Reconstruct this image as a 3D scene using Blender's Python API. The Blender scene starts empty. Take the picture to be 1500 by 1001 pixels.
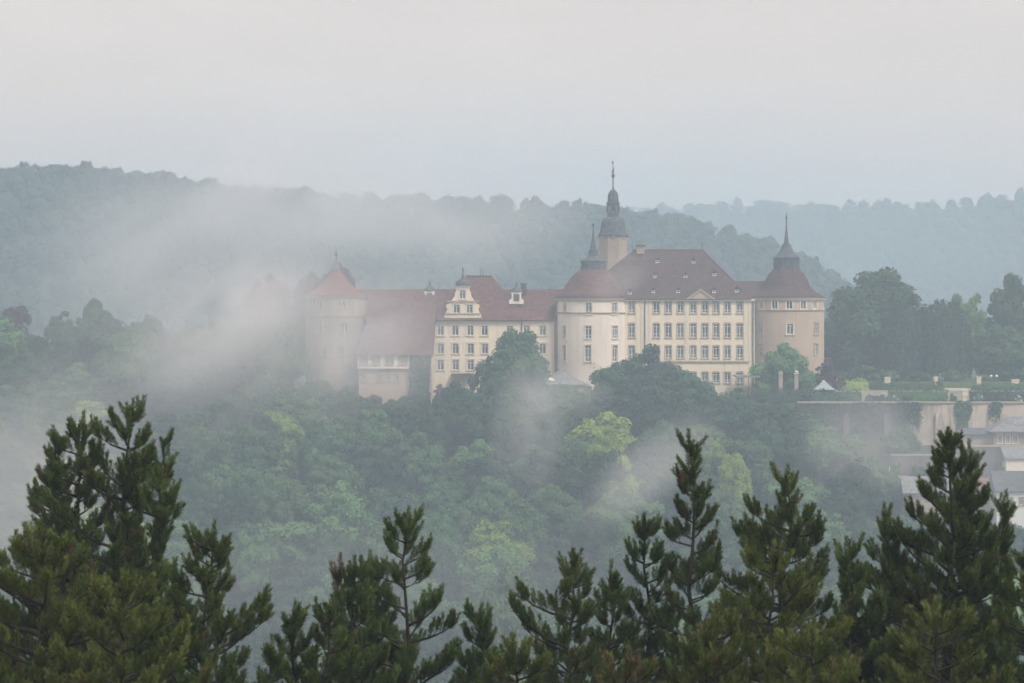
import bpy, math, random
import numpy as np
from mathutils import Vector, Matrix

# ------------------------------------------------------------------ camera, sky, sun, exposure
SC = bpy.context.scene
COL = SC.collection
K = 0.13 / 600.0            # metres per photo pixel (1500 px wide photo) and metre of distance
HZ = 430.0                  # photo row of the camera's eye level


def X(px, d):
    return (px - 750.0) * K * d


def Z(py, d):
    return (HZ - py) * K * d


cam_d = bpy.data.cameras.new('camera')
cam = bpy.data.objects.new('camera', cam_d)
COL.objects.link(cam)
cam.location = (0, 0, 0)
cam.rotation_euler = (math.radians(90), 0, 0)
cam_d.sensor_width = 36
cam_d.lens = 36 / (1500 * K)
cam_d.shift_y = -(500.5 - HZ) / 1500
cam_d.clip_start = 0.5
cam_d.clip_end = 6000
cam_d.dof.use_dof = True
cam_d.dof.focus_distance = 590
cam_d.dof.aperture_fstop = 6.0
SC.camera = cam

SUN_EL, SUN_AZ = 54.0, 138.0         # azimuth clockwise from +Y (the view direction): behind the camera, to its right
W = bpy.data.worlds.new("World")
SC.world = W
W.use_nodes = True
wn, wl = W.node_tree.nodes, W.node_tree.links
wn.clear()
w_out = wn.new('ShaderNodeOutputWorld')
w_bg = wn.new('ShaderNodeBackground')
w_sky = wn.new('ShaderNodeTexSky')
w_sky.sky_type = 'NISHITA'
w_sky.sun_disc = False
w_sky.sun_elevation = math.radians(SUN_EL)
w_sky.sun_rotation = math.radians(SUN_AZ)
w_sky.dust_density = 6.0
w_sky.air_density = 1.0
w_sky.ozone_density = 1.0
w_mix = wn.new('ShaderNodeMix')       # the overcast: an even cloud layer over the clear sky
w_mix.data_type = 'RGBA'
w_mix.inputs[0].default_value = 0.86
w_mix.inputs[7].default_value = (7.1, 6.4, 6.1, 1)
w_tc = wn.new('ShaderNodeTexCoord')
w_mp = wn.new('ShaderNodeMapping')
w_mp.inputs['Scale'].default_value = (1, 1, 2.6)
w_no = wn.new('ShaderNodeTexNoise')
w_no.inputs['Scale'].default_value = 4.5
w_no.inputs['Detail'].default_value = 5
w_no.inputs['Distortion'].default_value = 0.6
w_rp = wn.new('ShaderNodeValToRGB')
w_rp.color_ramp.elements[0].position = 0.3
w_rp.color_ramp.elements[0].color = (0.88, 0.88, 0.895, 1)
w_rp.color_ramp.elements[1].position = 0.72
w_rp.color_ramp.elements[1].color = (1.05, 1.045, 1.04, 1)
w_mu = wn.new('ShaderNodeMix')
w_mu.data_type = 'RGBA'
w_mu.blend_type = 'MULTIPLY'
w_mu.inputs[0].default_value = 1.0
w_mu.inputs[6].default_value = (7.35, 6.58, 6.1, 1)
wl.new(w_tc.outputs['Generated'], w_mp.inputs[0])
wl.new(w_mp.outputs[0], w_no.inputs['Vector'])
wl.new(w_no.outputs[0], w_rp.inputs[0])
wl.new(w_rp.outputs[0], w_mu.inputs[7])
wl.new(w_mu.outputs[2], w_mix.inputs[7])
wl.new(w_sky.outputs[0], w_mix.inputs[6])
wl.new(w_mix.outputs[2], w_bg.inputs[0])
w_bg.inputs[1].default_value = 0.061
wl.new(w_bg.outputs[0], w_out.inputs[0])

sun_d = bpy.data.lights.new('sun', 'SUN')
sun_d.energy = 1.5
sun_d.angle = math.radians(16)
sun_d.color = (1.0, 0.95, 0.88)
sun = bpy.data.objects.new('sun', sun_d)
COL.objects.link(sun)
_el, _az = math.radians(SUN_EL), math.radians(SUN_AZ)
_to = Vector((math.sin(_az) * math.cos(_el), math.cos(_az) * math.cos(_el), math.sin(_el)))
sun.rotation_euler = _to.to_track_quat('Z', 'Y').to_euler()
sun.location = (40, -40, 80)

SC.view_settings.view_transform = 'Standard'
SC.view_settings.look = 'None'
SC.view_settings.exposure = 1.12
SC.view_settings.gamma = 1.0
SC.render.film_transparent = False
cy = SC.cycles
cy.use_denoising = True
cy.max_bounces = 6
cy.diffuse_bounces = 2
cy.glossy_bounces = 2
cy.transmission_bounces = 2
cy.volume_bounces = 3
cy.transparent_max_bounces = 8
cy.volume_step_rate = 1.0
cy.volume_max_steps = 128
cy.use_adaptive_sampling = True
cy.adaptive_threshold = 0.03

# ------------------------------------------------------------------ helpers
PI = math.pi


class MB:
    """Collects vertices and faces in world space; build() links them as ONE mesh object."""

    def __init__(s):
        s.v, s.f = [], []

    def add(s, vs, fs):
        n = len(s.v)
        s.v.extend([tuple(p) for p in vs])
        s.f.extend([tuple(i + n for i in q) for q in fs])

    def quad(s, a, b, c, d):
        s.add([a, b, c, d], [(0, 1, 2, 3)])

    def box(s, x0, x1, y0, y1, z0, z1):
        s.add([(x0, y0, z0), (x1, y0, z0), (x1, y1, z0), (x0, y1, z0), (x0, y0, z1), (x1, y0, z1), (x1, y1, z1), (x0, y1, z1)],
              [(0, 3, 2, 1), (4, 5, 6, 7), (0, 1, 5, 4), (1, 2, 6, 5), (2, 3, 7, 6), (3, 0, 4, 7)])

    def prism(s, pts, y0, y1):
        """A polygon in the x-z plane given thickness from y0 to y1."""
        n = len(pts)
        vs = [(p[0], y0, p[1]) for p in pts] + [(p[0], y1, p[1]) for p in pts]
        fs = [tuple(range(n)), tuple(range(2 * n - 1, n - 1, -1))]
        for i in range(n):
            j = (i + 1) % n
            fs.append((i, n + i, n + j, j))
        s.add(vs, fs)

    def lathe(s, prof, n, cx, cy_, ph=0.0, cap=True):
        """prof: (radius, z) from bottom to top."""
        vs, fs = [], []
        for r, z in prof:
            for i in range(n):
                a = ph + 2 * PI * i / n
                vs.append((cx + r * math.cos(a), cy_ + r * math.sin(a), z))
        for k in range(len(prof) - 1):
            for i in range(n):
                j = (i + 1) % n
                fs.append((k * n + i, k * n + j, (k + 1) * n + j, (k + 1) * n + i))
        if cap:
            fs.append(tuple(range(n - 1, -1, -1)))
            fs.append(tuple((len(prof) - 1) * n + i for i in range(n)))
        s.add(vs, fs)

    def tube(s, pts, rad, n=6):
        vs, fs = [], []
        m = len(pts)
        for k, p in enumerate(pts):
            p = Vector(p)
            t = Vector(pts[min(k + 1, m - 1)]) - Vector(pts[max(k - 1, 0)])
            if t.length < 1e-9:
                t = Vector((0, 0, 1))
            t.normalize()
            ref = Vector((1, 0, 0)) if abs(t.x) < 0.8 else Vector((0, 1, 0))
            a = t.cross(ref).normalized()
            b = t.cross(a)
            r = rad[k]
            for i in range(n):
                w = 2 * PI * i / n
                vs.append(p + a * (r * math.cos(w)) + b * (r * math.sin(w)))
        for k in range(m - 1):
            for i in range(n):
                j = (i + 1) % n
                fs.append((k * n + i, k * n + j, (k + 1) * n + j, (k + 1) * n + i))
        fs.append(tuple(range(n - 1, -1, -1)))
        fs.append(tuple((m - 1) * n + i for i in range(n)))
        s.add(vs, fs)

    def build(s, name, mat, parent=None, smooth=False, root=None):
        off = Vector((0, 0, 0))
        if parent is not None:
            r = root or parent
            while r.parent is not None:
                r = r.parent
            off = r.location
        me = bpy.data.meshes.new(name)
        me.from_pydata([(p[0] - off.x, p[1] - off.y, p[2] - off.z) for p in s.v], [], s.f)
        if mat:
            me.materials.append(mat)
        if smooth:
            me.polygons.foreach_set('use_smooth', [True] * len(me.polygons))
        me.update()
        return link(name, me, parent)


def link(name, me, parent=None):
    o = bpy.data.objects.new(name, me)
    COL.objects.link(o)
    if parent is not None:
        o.parent = parent
    return o


def tag(o, label=None, cat=None, group=None, kind=None):
    if label:
        o['label'] = label
    if cat:
        o['category'] = cat
    if group:
        o['group'] = group
    if kind:
        o['kind'] = kind
    return o


def thing(name, loc, label, cat, group=None, rz=0.0):
    o = bpy.data.objects.new(name, None)
    o.empty_display_size = 0.5
    COL.objects.link(o)
    o.location = loc
    o.rotation_euler = (0, 0, rz)
    return tag(o, label, cat, group)


def np_mesh(name, verts, quads=None, tris=None, mat=None, smooth=False, mat_index=None, mats=None):
    me = bpy.data.meshes.new(name)
    loops, starts, n = [], [], 0
    if quads is not None and len(quads):
        loops.append(np.asarray(quads, np.int32).ravel())
        starts.append(np.arange(len(quads), dtype=np.int32) * 4)
        n += len(quads) * 4
    if tris is not None and len(tris):
        loops.append(np.asarray(tris, np.int32).ravel())
        starts.append(n + np.arange(len(tris), dtype=np.int32) * 3)
    loops, starts = np.concatenate(loops), np.concatenate(starts)
    me.vertices.add(len(verts))
    me.vertices.foreach_set('co', np.asarray(verts, np.float32).ravel())
    me.loops.add(len(loops))
    me.loops.foreach_set('vertex_index', loops)
    me.polygons.add(len(starts))
    me.polygons.foreach_set('loop_start', starts)
    if smooth:
        me.polygons.foreach_set('use_smooth', np.ones(len(starts), bool))
    for m in (mats or ([mat] if mat else [])):
        me.materials.append(m)
    if mat_index is not None:
        me.polygons.foreach_set('material_index', np.asarray(mat_index, np.int32))
    me.update(calc_edges=True)
    me.validate()
    return me


# ------------------------------------------------------------------ materials (procedural)
def mat_new(name):
    m = bpy.data.materials.new(name)
    m.use_nodes = True
    nt = m.node_tree
    nt.nodes.clear()
    out = nt.nodes.new('ShaderNodeOutputMaterial')
    b = nt.nodes.new('ShaderNodeBsdfPrincipled')
    nt.links.new(b.outputs[0], out.inputs[0])
    return m, nt, b


def ramp_node(nt, stops):
    r = nt.nodes.new('ShaderNodeValToRGB')
    e = r.color_ramp.elements
    while len(e) < len(stops):
        e.new(0.5)
    for i, (p, c) in enumerate(stops):
        e[i].position = p
        e[i].color = (c[0], c[1], c[2], 1)
    return r


def noise_mat(name, stops, scale=1.0, rough=0.8, detail=4, stretch=(1, 1, 1), bump=0.0, spec=0.3, metal=0.0, obj_var=0.0):
    m, nt, b = mat_new(name)
    g = nt.nodes.new('ShaderNodeNewGeometry')
    mp = nt.nodes.new('ShaderNodeMapping')
    mp.inputs['Scale'].default_value = stretch
    nt.links.new(g.outputs['Position'], mp.inputs[0])
    n = nt.nodes.new('ShaderNodeTexNoise')
    n.inputs['Scale'].default_value = scale
    n.inputs['Detail'].default_value = detail
    n.inputs['Roughness'].default_value = 0.6
    nt.links.new(mp.outputs[0], n.inputs['Vector'])
    r = ramp_node(nt, stops)
    nt.links.new(n.outputs[0], r.inputs[0])
    src = r.outputs[0]
    if obj_var:
        oi = nt.nodes.new('ShaderNodeObjectInfo')
        mr = nt.nodes.new('ShaderNodeMapRange')
        mr.inputs[3].default_value = 1 - obj_var
        mr.inputs[4].default_value = 1 + obj_var
        nt.links.new(oi.outputs['Random'], mr.inputs[0])
        hs = nt.nodes.new('ShaderNodeHueSaturation')
        nt.links.new(mr.outputs[0], hs.inputs['Value'])
        mr2 = nt.nodes.new('ShaderNodeMapRange')
        mr2.inputs[3].default_value = 0.5 - obj_var * 0.06
        mr2.inputs[4].default_value = 0.5 + obj_var * 0.06
        ml = nt.nodes.new('ShaderNodeMath')
        ml.operation = 'FRACT'
        mm = nt.nodes.new('ShaderNodeMath')
        mm.operation = 'MULTIPLY'
        mm.inputs[1].default_value = 7.31
        nt.links.new(oi.outputs['Random'], mm.inputs[0])
        nt.links.new(mm.outputs[0], ml.inputs[0])
        nt.links.new(ml.outputs[0], mr2.inputs[0])
        nt.links.new(mr2.outputs[0], hs.inputs['Hue'])
        nt.links.new(src, hs.inputs['Color'])
        src = hs.outputs[0]
    nt.links.new(src, b.inputs['Base Color'])
    b.inputs['Roughness'].default_value = rough
    b.inputs['Specular IOR Level'].default_value = spec
    b.inputs['Metallic'].default_value = metal
    if bump:
        bp = nt.nodes.new('ShaderNodeBump')
        bp.inputs['Strength'].default_value = bump
        bp.inputs['Distance'].default_value = 0.1
        nt.links.new(n.outputs[0], bp.inputs['Height'])
        nt.links.new(bp.outputs[0], b.inputs['Normal'])
    return m


def wall_mat(name, a, b_, streak, amount=0.5):
    """Render with broad patches of wear plus vertical water stains of their own shape."""
    m, nt, b = mat_new(name)
    g = nt.nodes.new('ShaderNodeNewGeometry')
    n1 = nt.nodes.new('ShaderNodeTexNoise')
    n1.inputs['Scale'].default_value = 0.22
    n1.inputs['Detail'].default_value = 6
    nt.links.new(g.outputs['Position'], n1.inputs['Vector'])
    r1 = ramp_node(nt, [(0.32, a), (0.68, b_)])
    nt.links.new(n1.outputs[0], r1.inputs[0])
    mp = nt.nodes.new('ShaderNodeMapping')
    mp.inputs['Scale'].default_value = (1.1, 1.1, 0.09)
    nt.links.new(g.outputs['Position'], mp.inputs[0])
    n2 = nt.nodes.new('ShaderNodeTexNoise')
    n2.inputs['Scale'].default_value = 1.0
    n2.inputs['Detail'].default_value = 5
    nt.links.new(mp.outputs[0], n2.inputs['Vector'])
    r2 = ramp_node(nt, [(0.5, (0, 0, 0)), (0.78, (amount, amount, amount))])
    nt.links.new(n2.outputs[0], r2.inputs[0])
    mx = nt.nodes.new('ShaderNodeMix')
    mx.data_type = 'RGBA'
    nt.links.new(r2.outputs[0], mx.inputs[0])
    nt.links.new(r1.outputs[0], mx.inputs[6])
    mx.inputs[7].default_value = (*streak, 1)
    nt.links.new(mx.outputs[2], b.inputs['Base Color'])
    b.inputs['Roughness'].default_value = 0.9
    b.inputs['Specular IOR Level'].default_value = 0.15
    return m


def roof_mat(name, stops, course=0.42):
    """Clay tiles: patchy colour from tile to tile and the courses as a bump."""
    m, nt, b = mat_new(name)
    g = nt.nodes.new('ShaderNodeNewGeometry')
    n1 = nt.nodes.new('ShaderNodeTexNoise')
    n1.inputs['Scale'].default_value = 0.35
    n1.inputs['Detail'].default_value = 8
    n1.inputs['Roughness'].default_value = 0.7
    nt.links.new(g.outputs['Position'], n1.inputs['Vector'])
    r1 = ramp_node(nt, stops)
    nt.links.new(n1.outputs[0], r1.inputs[0])
    vo = nt.nodes.new('ShaderNodeTexVoronoi')
    vo.inputs['Scale'].default_value = 2.6
    nt.links.new(g.outputs['Position'], vo.inputs['Vector'])
    hs = nt.nodes.new('ShaderNodeHueSaturation')
    mr = nt.nodes.new('ShaderNodeMapRange')
    mr.inputs[3].default_value = 0.62
    mr.inputs[4].default_value = 1.38
    sp = nt.nodes.new('ShaderNodeSeparateColor')
    nt.links.new(vo.outputs['Color'], sp.inputs[0])
    nt.links.new(sp.outputs[0], mr.inputs[0])
    nt.links.new(mr.outputs[0], hs.inputs['Value'])
    nt.links.new(r1.outputs[0], hs.inputs['Color'])
    nt.links.new(hs.outputs[0], b.inputs['Base Color'])
    wv = nt.nodes.new('ShaderNodeTexWave')
    wv.bands_direction = 'Z'
    wv.wave_profile = 'SAW'
    wv.inputs['Scale'].default_value = 0.314 / course
    nt.links.new(g.outputs['Position'], wv.inputs['Vector'])
    bp = nt.nodes.new('ShaderNodeBump')
    bp.inputs['Strength'].default_value = 0.5
    bp.inputs['Distance'].default_value = 0.08
    nt.links.new(wv.outputs[0], bp.inputs['Height'])
    nt.links.new(bp.outputs[0], b.inputs['Normal'])
    b.inputs['Roughness'].default_value = 0.75
    b.inputs['Specular IOR Level'].default_value = 0.25
    return m


def foliage_mat(name, dark, light, scale=0.5, obj_var=0.3):
    m = noise_mat(name, [(0.3, dark), (0.7, light)], scale=scale, rough=0.65, detail=3, spec=0.25, obj_var=obj_var)
    return m


M = {}
M['cream'] = wall_mat('cream_render', (0.84, 0.72, 0.56), (0.78, 0.65, 0.49), (0.42, 0.35, 0.27), 0.5)
M['pale'] = wall_mat('pale_render', (0.86, 0.75, 0.65), (0.80, 0.69, 0.60), (0.46, 0.40, 0.34), 0.45)
M['ochre'] = wall_mat('ochre_render', (0.52, 0.40, 0.31), (0.46, 0.355, 0.275), (0.33, 0.27, 0.22), 0.5)
M['stone'] = wall_mat('rubble_stone', (0.46, 0.39, 0.32), (0.34, 0.29, 0.24), (0.2, 0.18, 0.15), 0.5)
M['shaft'] = wall_mat('sandstone', (0.40, 0.32, 0.25), (0.33, 0.26, 0.21), (0.2, 0.17, 0.14), 0.4)
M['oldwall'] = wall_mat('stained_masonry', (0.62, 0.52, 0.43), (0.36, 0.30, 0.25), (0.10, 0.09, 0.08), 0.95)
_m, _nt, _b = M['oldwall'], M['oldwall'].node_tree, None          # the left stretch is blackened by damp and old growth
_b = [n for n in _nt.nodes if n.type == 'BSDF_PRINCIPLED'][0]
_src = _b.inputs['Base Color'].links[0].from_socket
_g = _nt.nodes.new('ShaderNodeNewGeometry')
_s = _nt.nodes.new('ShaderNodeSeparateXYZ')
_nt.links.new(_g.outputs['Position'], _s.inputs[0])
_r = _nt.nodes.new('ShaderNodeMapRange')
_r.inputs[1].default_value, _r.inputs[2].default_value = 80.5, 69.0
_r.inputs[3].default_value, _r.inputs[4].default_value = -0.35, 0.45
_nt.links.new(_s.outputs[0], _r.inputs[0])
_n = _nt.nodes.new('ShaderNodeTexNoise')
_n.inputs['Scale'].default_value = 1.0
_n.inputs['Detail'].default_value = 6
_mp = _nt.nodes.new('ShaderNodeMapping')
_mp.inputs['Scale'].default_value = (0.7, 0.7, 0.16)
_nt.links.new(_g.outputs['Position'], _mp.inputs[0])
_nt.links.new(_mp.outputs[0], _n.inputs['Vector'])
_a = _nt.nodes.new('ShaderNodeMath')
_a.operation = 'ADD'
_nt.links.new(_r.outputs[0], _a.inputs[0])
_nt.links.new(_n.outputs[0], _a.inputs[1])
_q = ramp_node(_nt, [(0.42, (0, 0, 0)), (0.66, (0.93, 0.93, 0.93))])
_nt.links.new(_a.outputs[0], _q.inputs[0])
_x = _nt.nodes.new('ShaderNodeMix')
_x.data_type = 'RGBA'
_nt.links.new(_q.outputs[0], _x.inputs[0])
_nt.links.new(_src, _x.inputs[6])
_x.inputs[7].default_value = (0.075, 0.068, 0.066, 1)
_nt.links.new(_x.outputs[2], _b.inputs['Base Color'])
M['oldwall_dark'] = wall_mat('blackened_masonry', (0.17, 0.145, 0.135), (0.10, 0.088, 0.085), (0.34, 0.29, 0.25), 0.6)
M['trim'] = noise_mat('sandstone_trim', [(0.3, (0.36, 0.29, 0.22)), (0.7, (0.44, 0.36, 0.28))], 1.5)
M['trim_light'] = noise_mat('pale_trim', [(0.3, (0.68, 0.58, 0.45)), (0.7, (0.76, 0.66, 0.52))], 1.5)
M['white'] = noise_mat('white_paint', [(0.3, (0.74, 0.73, 0.70)), (0.7, (0.8, 0.79, 0.76))], 2.0, rough=0.5)
M['zinc'] = noise_mat('pale_zinc', [(0.3, (0.27, 0.31, 0.35)), (0.7, (0.33, 0.37, 0.41))], 1.5)
M['glass'] = noise_mat('window_glass', [(0.3, (0.065, 0.062, 0.07)), (0.7, (0.14, 0.132, 0.14))], 0.6, rough=0.12, spec=0.5, obj_var=0.75)
M['tile'] = roof_mat('clay_tiles', [(0.3, (0.085, 0.044, 0.040)), (0.55, (0.125, 0.054, 0.046)), (0.72, (0.07, 0.042, 0.040))])
M['tile_red'] = roof_mat('red_clay_tiles', [(0.3, (0.19, 0.072, 0.06)), (0.7, (0.14, 0.06, 0.052))])
M['tile_dark'] = roof_mat('weathered_tiles', [(0.3, (0.052, 0.034, 0.036)), (0.52, (0.082, 0.042, 0.040)), (0.72, (0.046, 0.033, 0.036))])
M['slate'] = roof_mat('slate', [(0.3, (0.06, 0.07, 0.082)), (0.7, (0.10, 0.11, 0.122))], 0.3)
M['lead'] = noise_mat('lead_sheet', [(0.3, (0.09, 0.10, 0.11)), (0.7, (0.13, 0.14, 0.15))], 1.2, rough=0.5)
M['iron'] = noise_mat('dark_iron', [(0.3, (0.03, 0.03, 0.035)), (0.7, (0.05, 0.05, 0.055))], 2.0, rough=0.5)
M['wood'] = noise_mat('dark_wood', [(0.3, (0.07, 0.05, 0.04)), (0.7, (0.11, 0.08, 0.06))], 2.0)
M['grey_roof'] = roof_mat('grey_roofing', [(0.3, (0.16, 0.16, 0.165)), (0.7, (0.22, 0.22, 0.22))], 0.5)
M['bark'] = noise_mat('bark', [(0.3, (0.045, 0.035, 0.028)), (0.7, (0.085, 0.065, 0.05))], 4, stretch=(1, 1, 0.3))
M['pinebark'] = noise_mat('pine_bark', [(0.3, (0.016, 0.014, 0.012)), (0.7, (0.036, 0.029, 0.024))], 9, stretch=(1, 1, 0.3))
M['ground'] = noise_mat('woodland_floor', [(0.3, (0.035, 0.045, 0.02)), (0.55, (0.05, 0.065, 0.025)), (0.75, (0.07, 0.06, 0.04))], 0.12, detail=8)
M['lawn'] = noise_mat('lawn_grass', [(0.3, (0.06, 0.10, 0.03)), (0.7, (0.09, 0.14, 0.045))], 0.6, detail=6)
M['gravel'] = noise_mat('gravel_path', [(0.3, (0.33, 0.29, 0.24)), (0.7, (0.42, 0.37, 0.31))], 1.5, detail=6)
M['leaf_mid'] = foliage_mat('leaf_mid', (0.030, 0.072, 0.025), (0.056, 0.116, 0.037))
M['leaf_dark'] = foliage_mat('leaf_dark', (0.016, 0.038, 0.020), (0.028, 0.058, 0.028))
M['leaf_pale'] = foliage_mat('leaf_pale', (0.06, 0.12, 0.04), (0.095, 0.17, 0.055))
M['leaf_lime'] = foliage_mat('leaf_lime', (0.17, 0.26, 0.04), (0.25, 0.34, 0.06))
M['leaf_copper'] = foliage_mat('leaf_copper', (0.065, 0.030, 0.042), (0.10, 0.048, 0.062))
M['leaf_far'] = foliage_mat('leaf_far', (0.018, 0.042, 0.024), (0.04, 0.072, 0.034), scale=0.03)

# ------------------------------------------------------------------ terrain
RIDGE1 = [(-700, 262), (-300, 250), (-200, 250), (0, 243), (60, 238), (110, 234), (200, 246), (300, 257), (400, 270), (500, 279), (620, 284), (760, 287),
          (850, 294), (950, 303), (1050, 320), (1130, 348), (1180, 372), (1230, 402), (1300, 450), (1400, 500), (2200, 560)]
RIDGE2 = [(-700, 330), (700, 320), (860, 304), (960, 302), (1040, 299), (1100, 294), (1180, 299), (1260, 296), (1340, 297), (1420, 289), (1500, 282), (1700, 280), (2200, 285)]
D1, D2 = 1000.0, 1600.0
TREE1, TREE2 = 5.0, 4.0        # how far the canopy stands above the ground on the far hills


def _ip(tab, x):
    return np.interp(x, [a for a, _ in tab], [b for _, b in tab])


def terrain(x, y):
    """Ground height for arrays x, y."""
    x = np.asarray(x, float)
    y = np.asarray(y, float)
    near = np.interp(y, [-80, 0, 12, 30, 60, 150, 300, 415, 450, 520, 584, 596, 640, 690, 760, 900],
                     [0.5, -1.8, -4.5, -9.5, -17, -44, -66, -69, -64, -47, -27, -22.5, -22, -34, -60, -78])
    right = np.clip((x - 58) / 10.0, 0, 1)
    shelf = np.interp(y, [415, 450, 520, 560, 572, 584, 586, 640, 760, 900], [-70, -66, -52, -43, -33, -30, -27.5, -24, -60, -78])
    m = np.where((y > 410), near * (1 - right) + shelf * right, near)
    p1 = x / (D1 * K) + 750
    h1 = Z(_ip(RIDGE1, p1), D1) - TREE1
    t1 = np.interp(y, [770, 820, 890, 950, 1000, 1080, 1200], [0, 0.05, 0.4, 0.75, 1.0, 0.8, 0.0])
    hill1 = -78 + (h1 + 78) * t1
    p2 = x / (D2 * K) + 750
    h2 = Z(_ip(RIDGE2, p2), D2) - TREE2
    t2 = np.interp(y, [1250, 1320, 1470, 1600, 1720, 1850], [0, 0.1, 0.6, 1.0, 0.9, 0.5])
    hill2 = -78 + (h2 + 78) * t2
    far = np.maximum(hill1, hill2)
    return np.where(y > 770, np.maximum(m, far), m)


def th(x, y):
    return float(terrain(x, y))


xs = np.concatenate([np.arange(-460, -160, 14.0), np.arange(-160, 160, 4.0), np.arange(160, 461, 14.0)])
ys = np.concatenate([np.arange(-75, 400, 6.0), np.arange(400, 660, 3.0), np.arange(660, 1801, 14.0)])
gx, gy = np.meshgrid(xs, ys)
rng = np.random.default_rng(5)
gz = terrain(gx, gy)
gz = gz + 0.35 * np.sin(gx * 0.21 + 1.3 * np.sin(gy * 0.05)) * (gy > 60)
nv, nu = gx.shape
idx = np.arange(nv * nu).reshape(nv, nu)
q = np.stack([idx[:-1, :-1], idx[:-1, 1:], idx[1:, 1:], idx[1:, :-1]], -1).reshape(-1, 4)
tag(link('ground', np_mesh('ground', np.stack([gx, gy, gz], -1).reshape(-1, 3), quads=q, mat=M['ground'], smooth=True)),
    'wooded valley and hills that the castle ridge rises from', 'ground', kind='structure')

# ------------------------------------------------------------------ the air: one even haze box, and drifting mist
def volume_mat(name, color, density, aniso=0.0):
    m = bpy.data.materials.new(name)
    m.use_nodes = True
    nt = m.node_tree
    nt.nodes.clear()
    out = nt.nodes.new('ShaderNodeOutputMaterial')
    v = nt.nodes.new('ShaderNodeVolumePrincipled')
    v.inputs['Color'].default_value = (*color, 1)
    v.inputs['Density'].default_value = density
    v.inputs['Anisotropy'].default_value = aniso
    nt.links.new(v.outputs[0], out.inputs['Volume'])
    return m, nt, v


HAZE_D = 0.00068
hz = MB()
hz.box(-480, 480, -90, 1815, -81, 60)
hm, _, _ = volume_mat('haze_air', (0.665, 0.83, 1.0), HAZE_D)
tag(hz.build('haze', hm), 'pale blue grey haze filling the valley', 'haze', kind='stuff')


def mist(label, px, py, d, rx, ry, rz, dens, cell=14.0, lo=0.40, hi=0.66, seed=0.0, tilt=0.0, color=(0.985, 0.95, 0.965), squash=(1, 1, 1)):
    """A drifting bank: an egg-shaped hull whose density is ragged noise that thins to nothing at the hull."""
    cx_, cz_ = X(px, d), Z(py, d)
    b = MB()
    prof = [(math.sin(PI * i / 10), -math.cos(PI * i / 10)) for i in range(11)]
    prof[0] = (0.02, -1)
    prof[-1] = (0.02, 1)
    b.lathe(prof, 16, 0, 0)
    me = bpy.data.meshes.new('mist')
    me.from_pydata([(p[0] * rx, p[1] * ry, p[2] * rz) for p in b.v], [], b.f)
    m, nt, v = volume_mat('mist_air', color, 0.0, 0.15)
    tc = nt.nodes.new('ShaderNodeTexCoord')
    dv = nt.nodes.new('ShaderNodeVectorMath')
    dv.operation = 'DIVIDE'
    dv.inputs[1].default_value = (rx, ry, rz)
    nt.links.new(tc.outputs['Object'], dv.inputs[0])
    ln = nt.nodes.new('ShaderNodeVectorMath')
    ln.operation = 'LENGTH'
    nt.links.new(dv.outputs[0], ln.inputs[0])
    fall = nt.nodes.new('ShaderNodeMapRange')
    fall.interpolation_type = 'SMOOTHSTEP'
    fall.inputs[1].default_value = 0.98
    fall.inputs[2].default_value = 0.25
    nt.links.new(ln.outputs['Value'], fall.inputs[0])
    mp = nt.nodes.new('ShaderNodeMapping')
    mp.inputs['Location'].default_value = (seed * 17.3, seed * 5.1, seed * 9.7)
    mp.inputs['Scale'].default_value = squash
    nt.links.new(tc.outputs['Object'], mp.inputs[0])
    no = nt.nodes.new('ShaderNodeTexNoise')
    no.inputs['Scale'].default_value = 1.0 / cell
    no.inputs['Detail'].default_value = 5.0
    no.inputs['Roughness'].default_value = 0.66
    no.inputs['Distortion'].default_value = 0.9
    nt.links.new(mp.outputs[0], no.inputs['Vector'])
    cut = nt.nodes.new('ShaderNodeMapRange')
    cut.interpolation_type = 'SMOOTHSTEP'
    cut.inputs[1].default_value = lo
    cut.inputs[2].default_value = hi
    nt.links.new(no.outputs[0], cut.inputs[0])
    m1 = nt.nodes.new('ShaderNodeMath')
    m1.operation = 'MULTIPLY'
    nt.links.new(fall.outputs[0], m1.inputs[0])
    nt.links.new(cut.outputs[0], m1.inputs[1])
    m2 = nt.nodes.new('ShaderNodeMath')
    m2.operation = 'MULTIPLY'
    m2.inputs[1].default_value = dens
    nt.links.new(m1.outputs[0], m2.inputs[0])
    nt.links.new(m2.outputs[0], v.inputs['Density'])
    me.materials.append(m)
    o = link('mist', me)
    o.location = (cx_, d, cz_)
    o.rotation_euler = (0, math.radians(tilt), 0)
    return tag(o, label, 'mist', kind='stuff')


mist('broad soft veil of mist over the left slope and the left end of the castle', 300, 515, 556, 46, 30, 34, 0.022, 20, 0.38, 0.68, 1.0, tilt=-28, squash=(0.55, 1, 1.2))
mist('thick bank of mist rising from the wood left of the castle', 335, 478, 566, 26, 24, 18, 0.060, 17, 0.32, 0.68, 1.4, tilt=-35, squash=(0.6, 1, 1.3))
mist('pale blue air lying over the valley behind the castle', 900, 350, 1240, 330, 160, 80, 0.0022, 160, 0.0, 0.5, 12.0, color=(0.70, 0.86, 1.0))
mist('thin blue air between the castle and the near hill', 700, 380, 790, 230, 70, 60, 0.0026, 120, 0.0, 0.5, 13.0, color=(0.70, 0.86, 1.0))
mist('ragged plume of mist climbing in front of the left hill', 270, 330, 820, 62, 50, 34, 0.026, 30, 0.36, 0.70, 2.0, tilt=-30, squash=(0.6, 1, 1.3))
mist('veil of mist hiding the hill crest behind the stone tower', 520, 300, 880, 72, 60, 20, 0.028, 30, 0.30, 0.70, 3.0, squash=(0.6, 1, 1.2))
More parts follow.
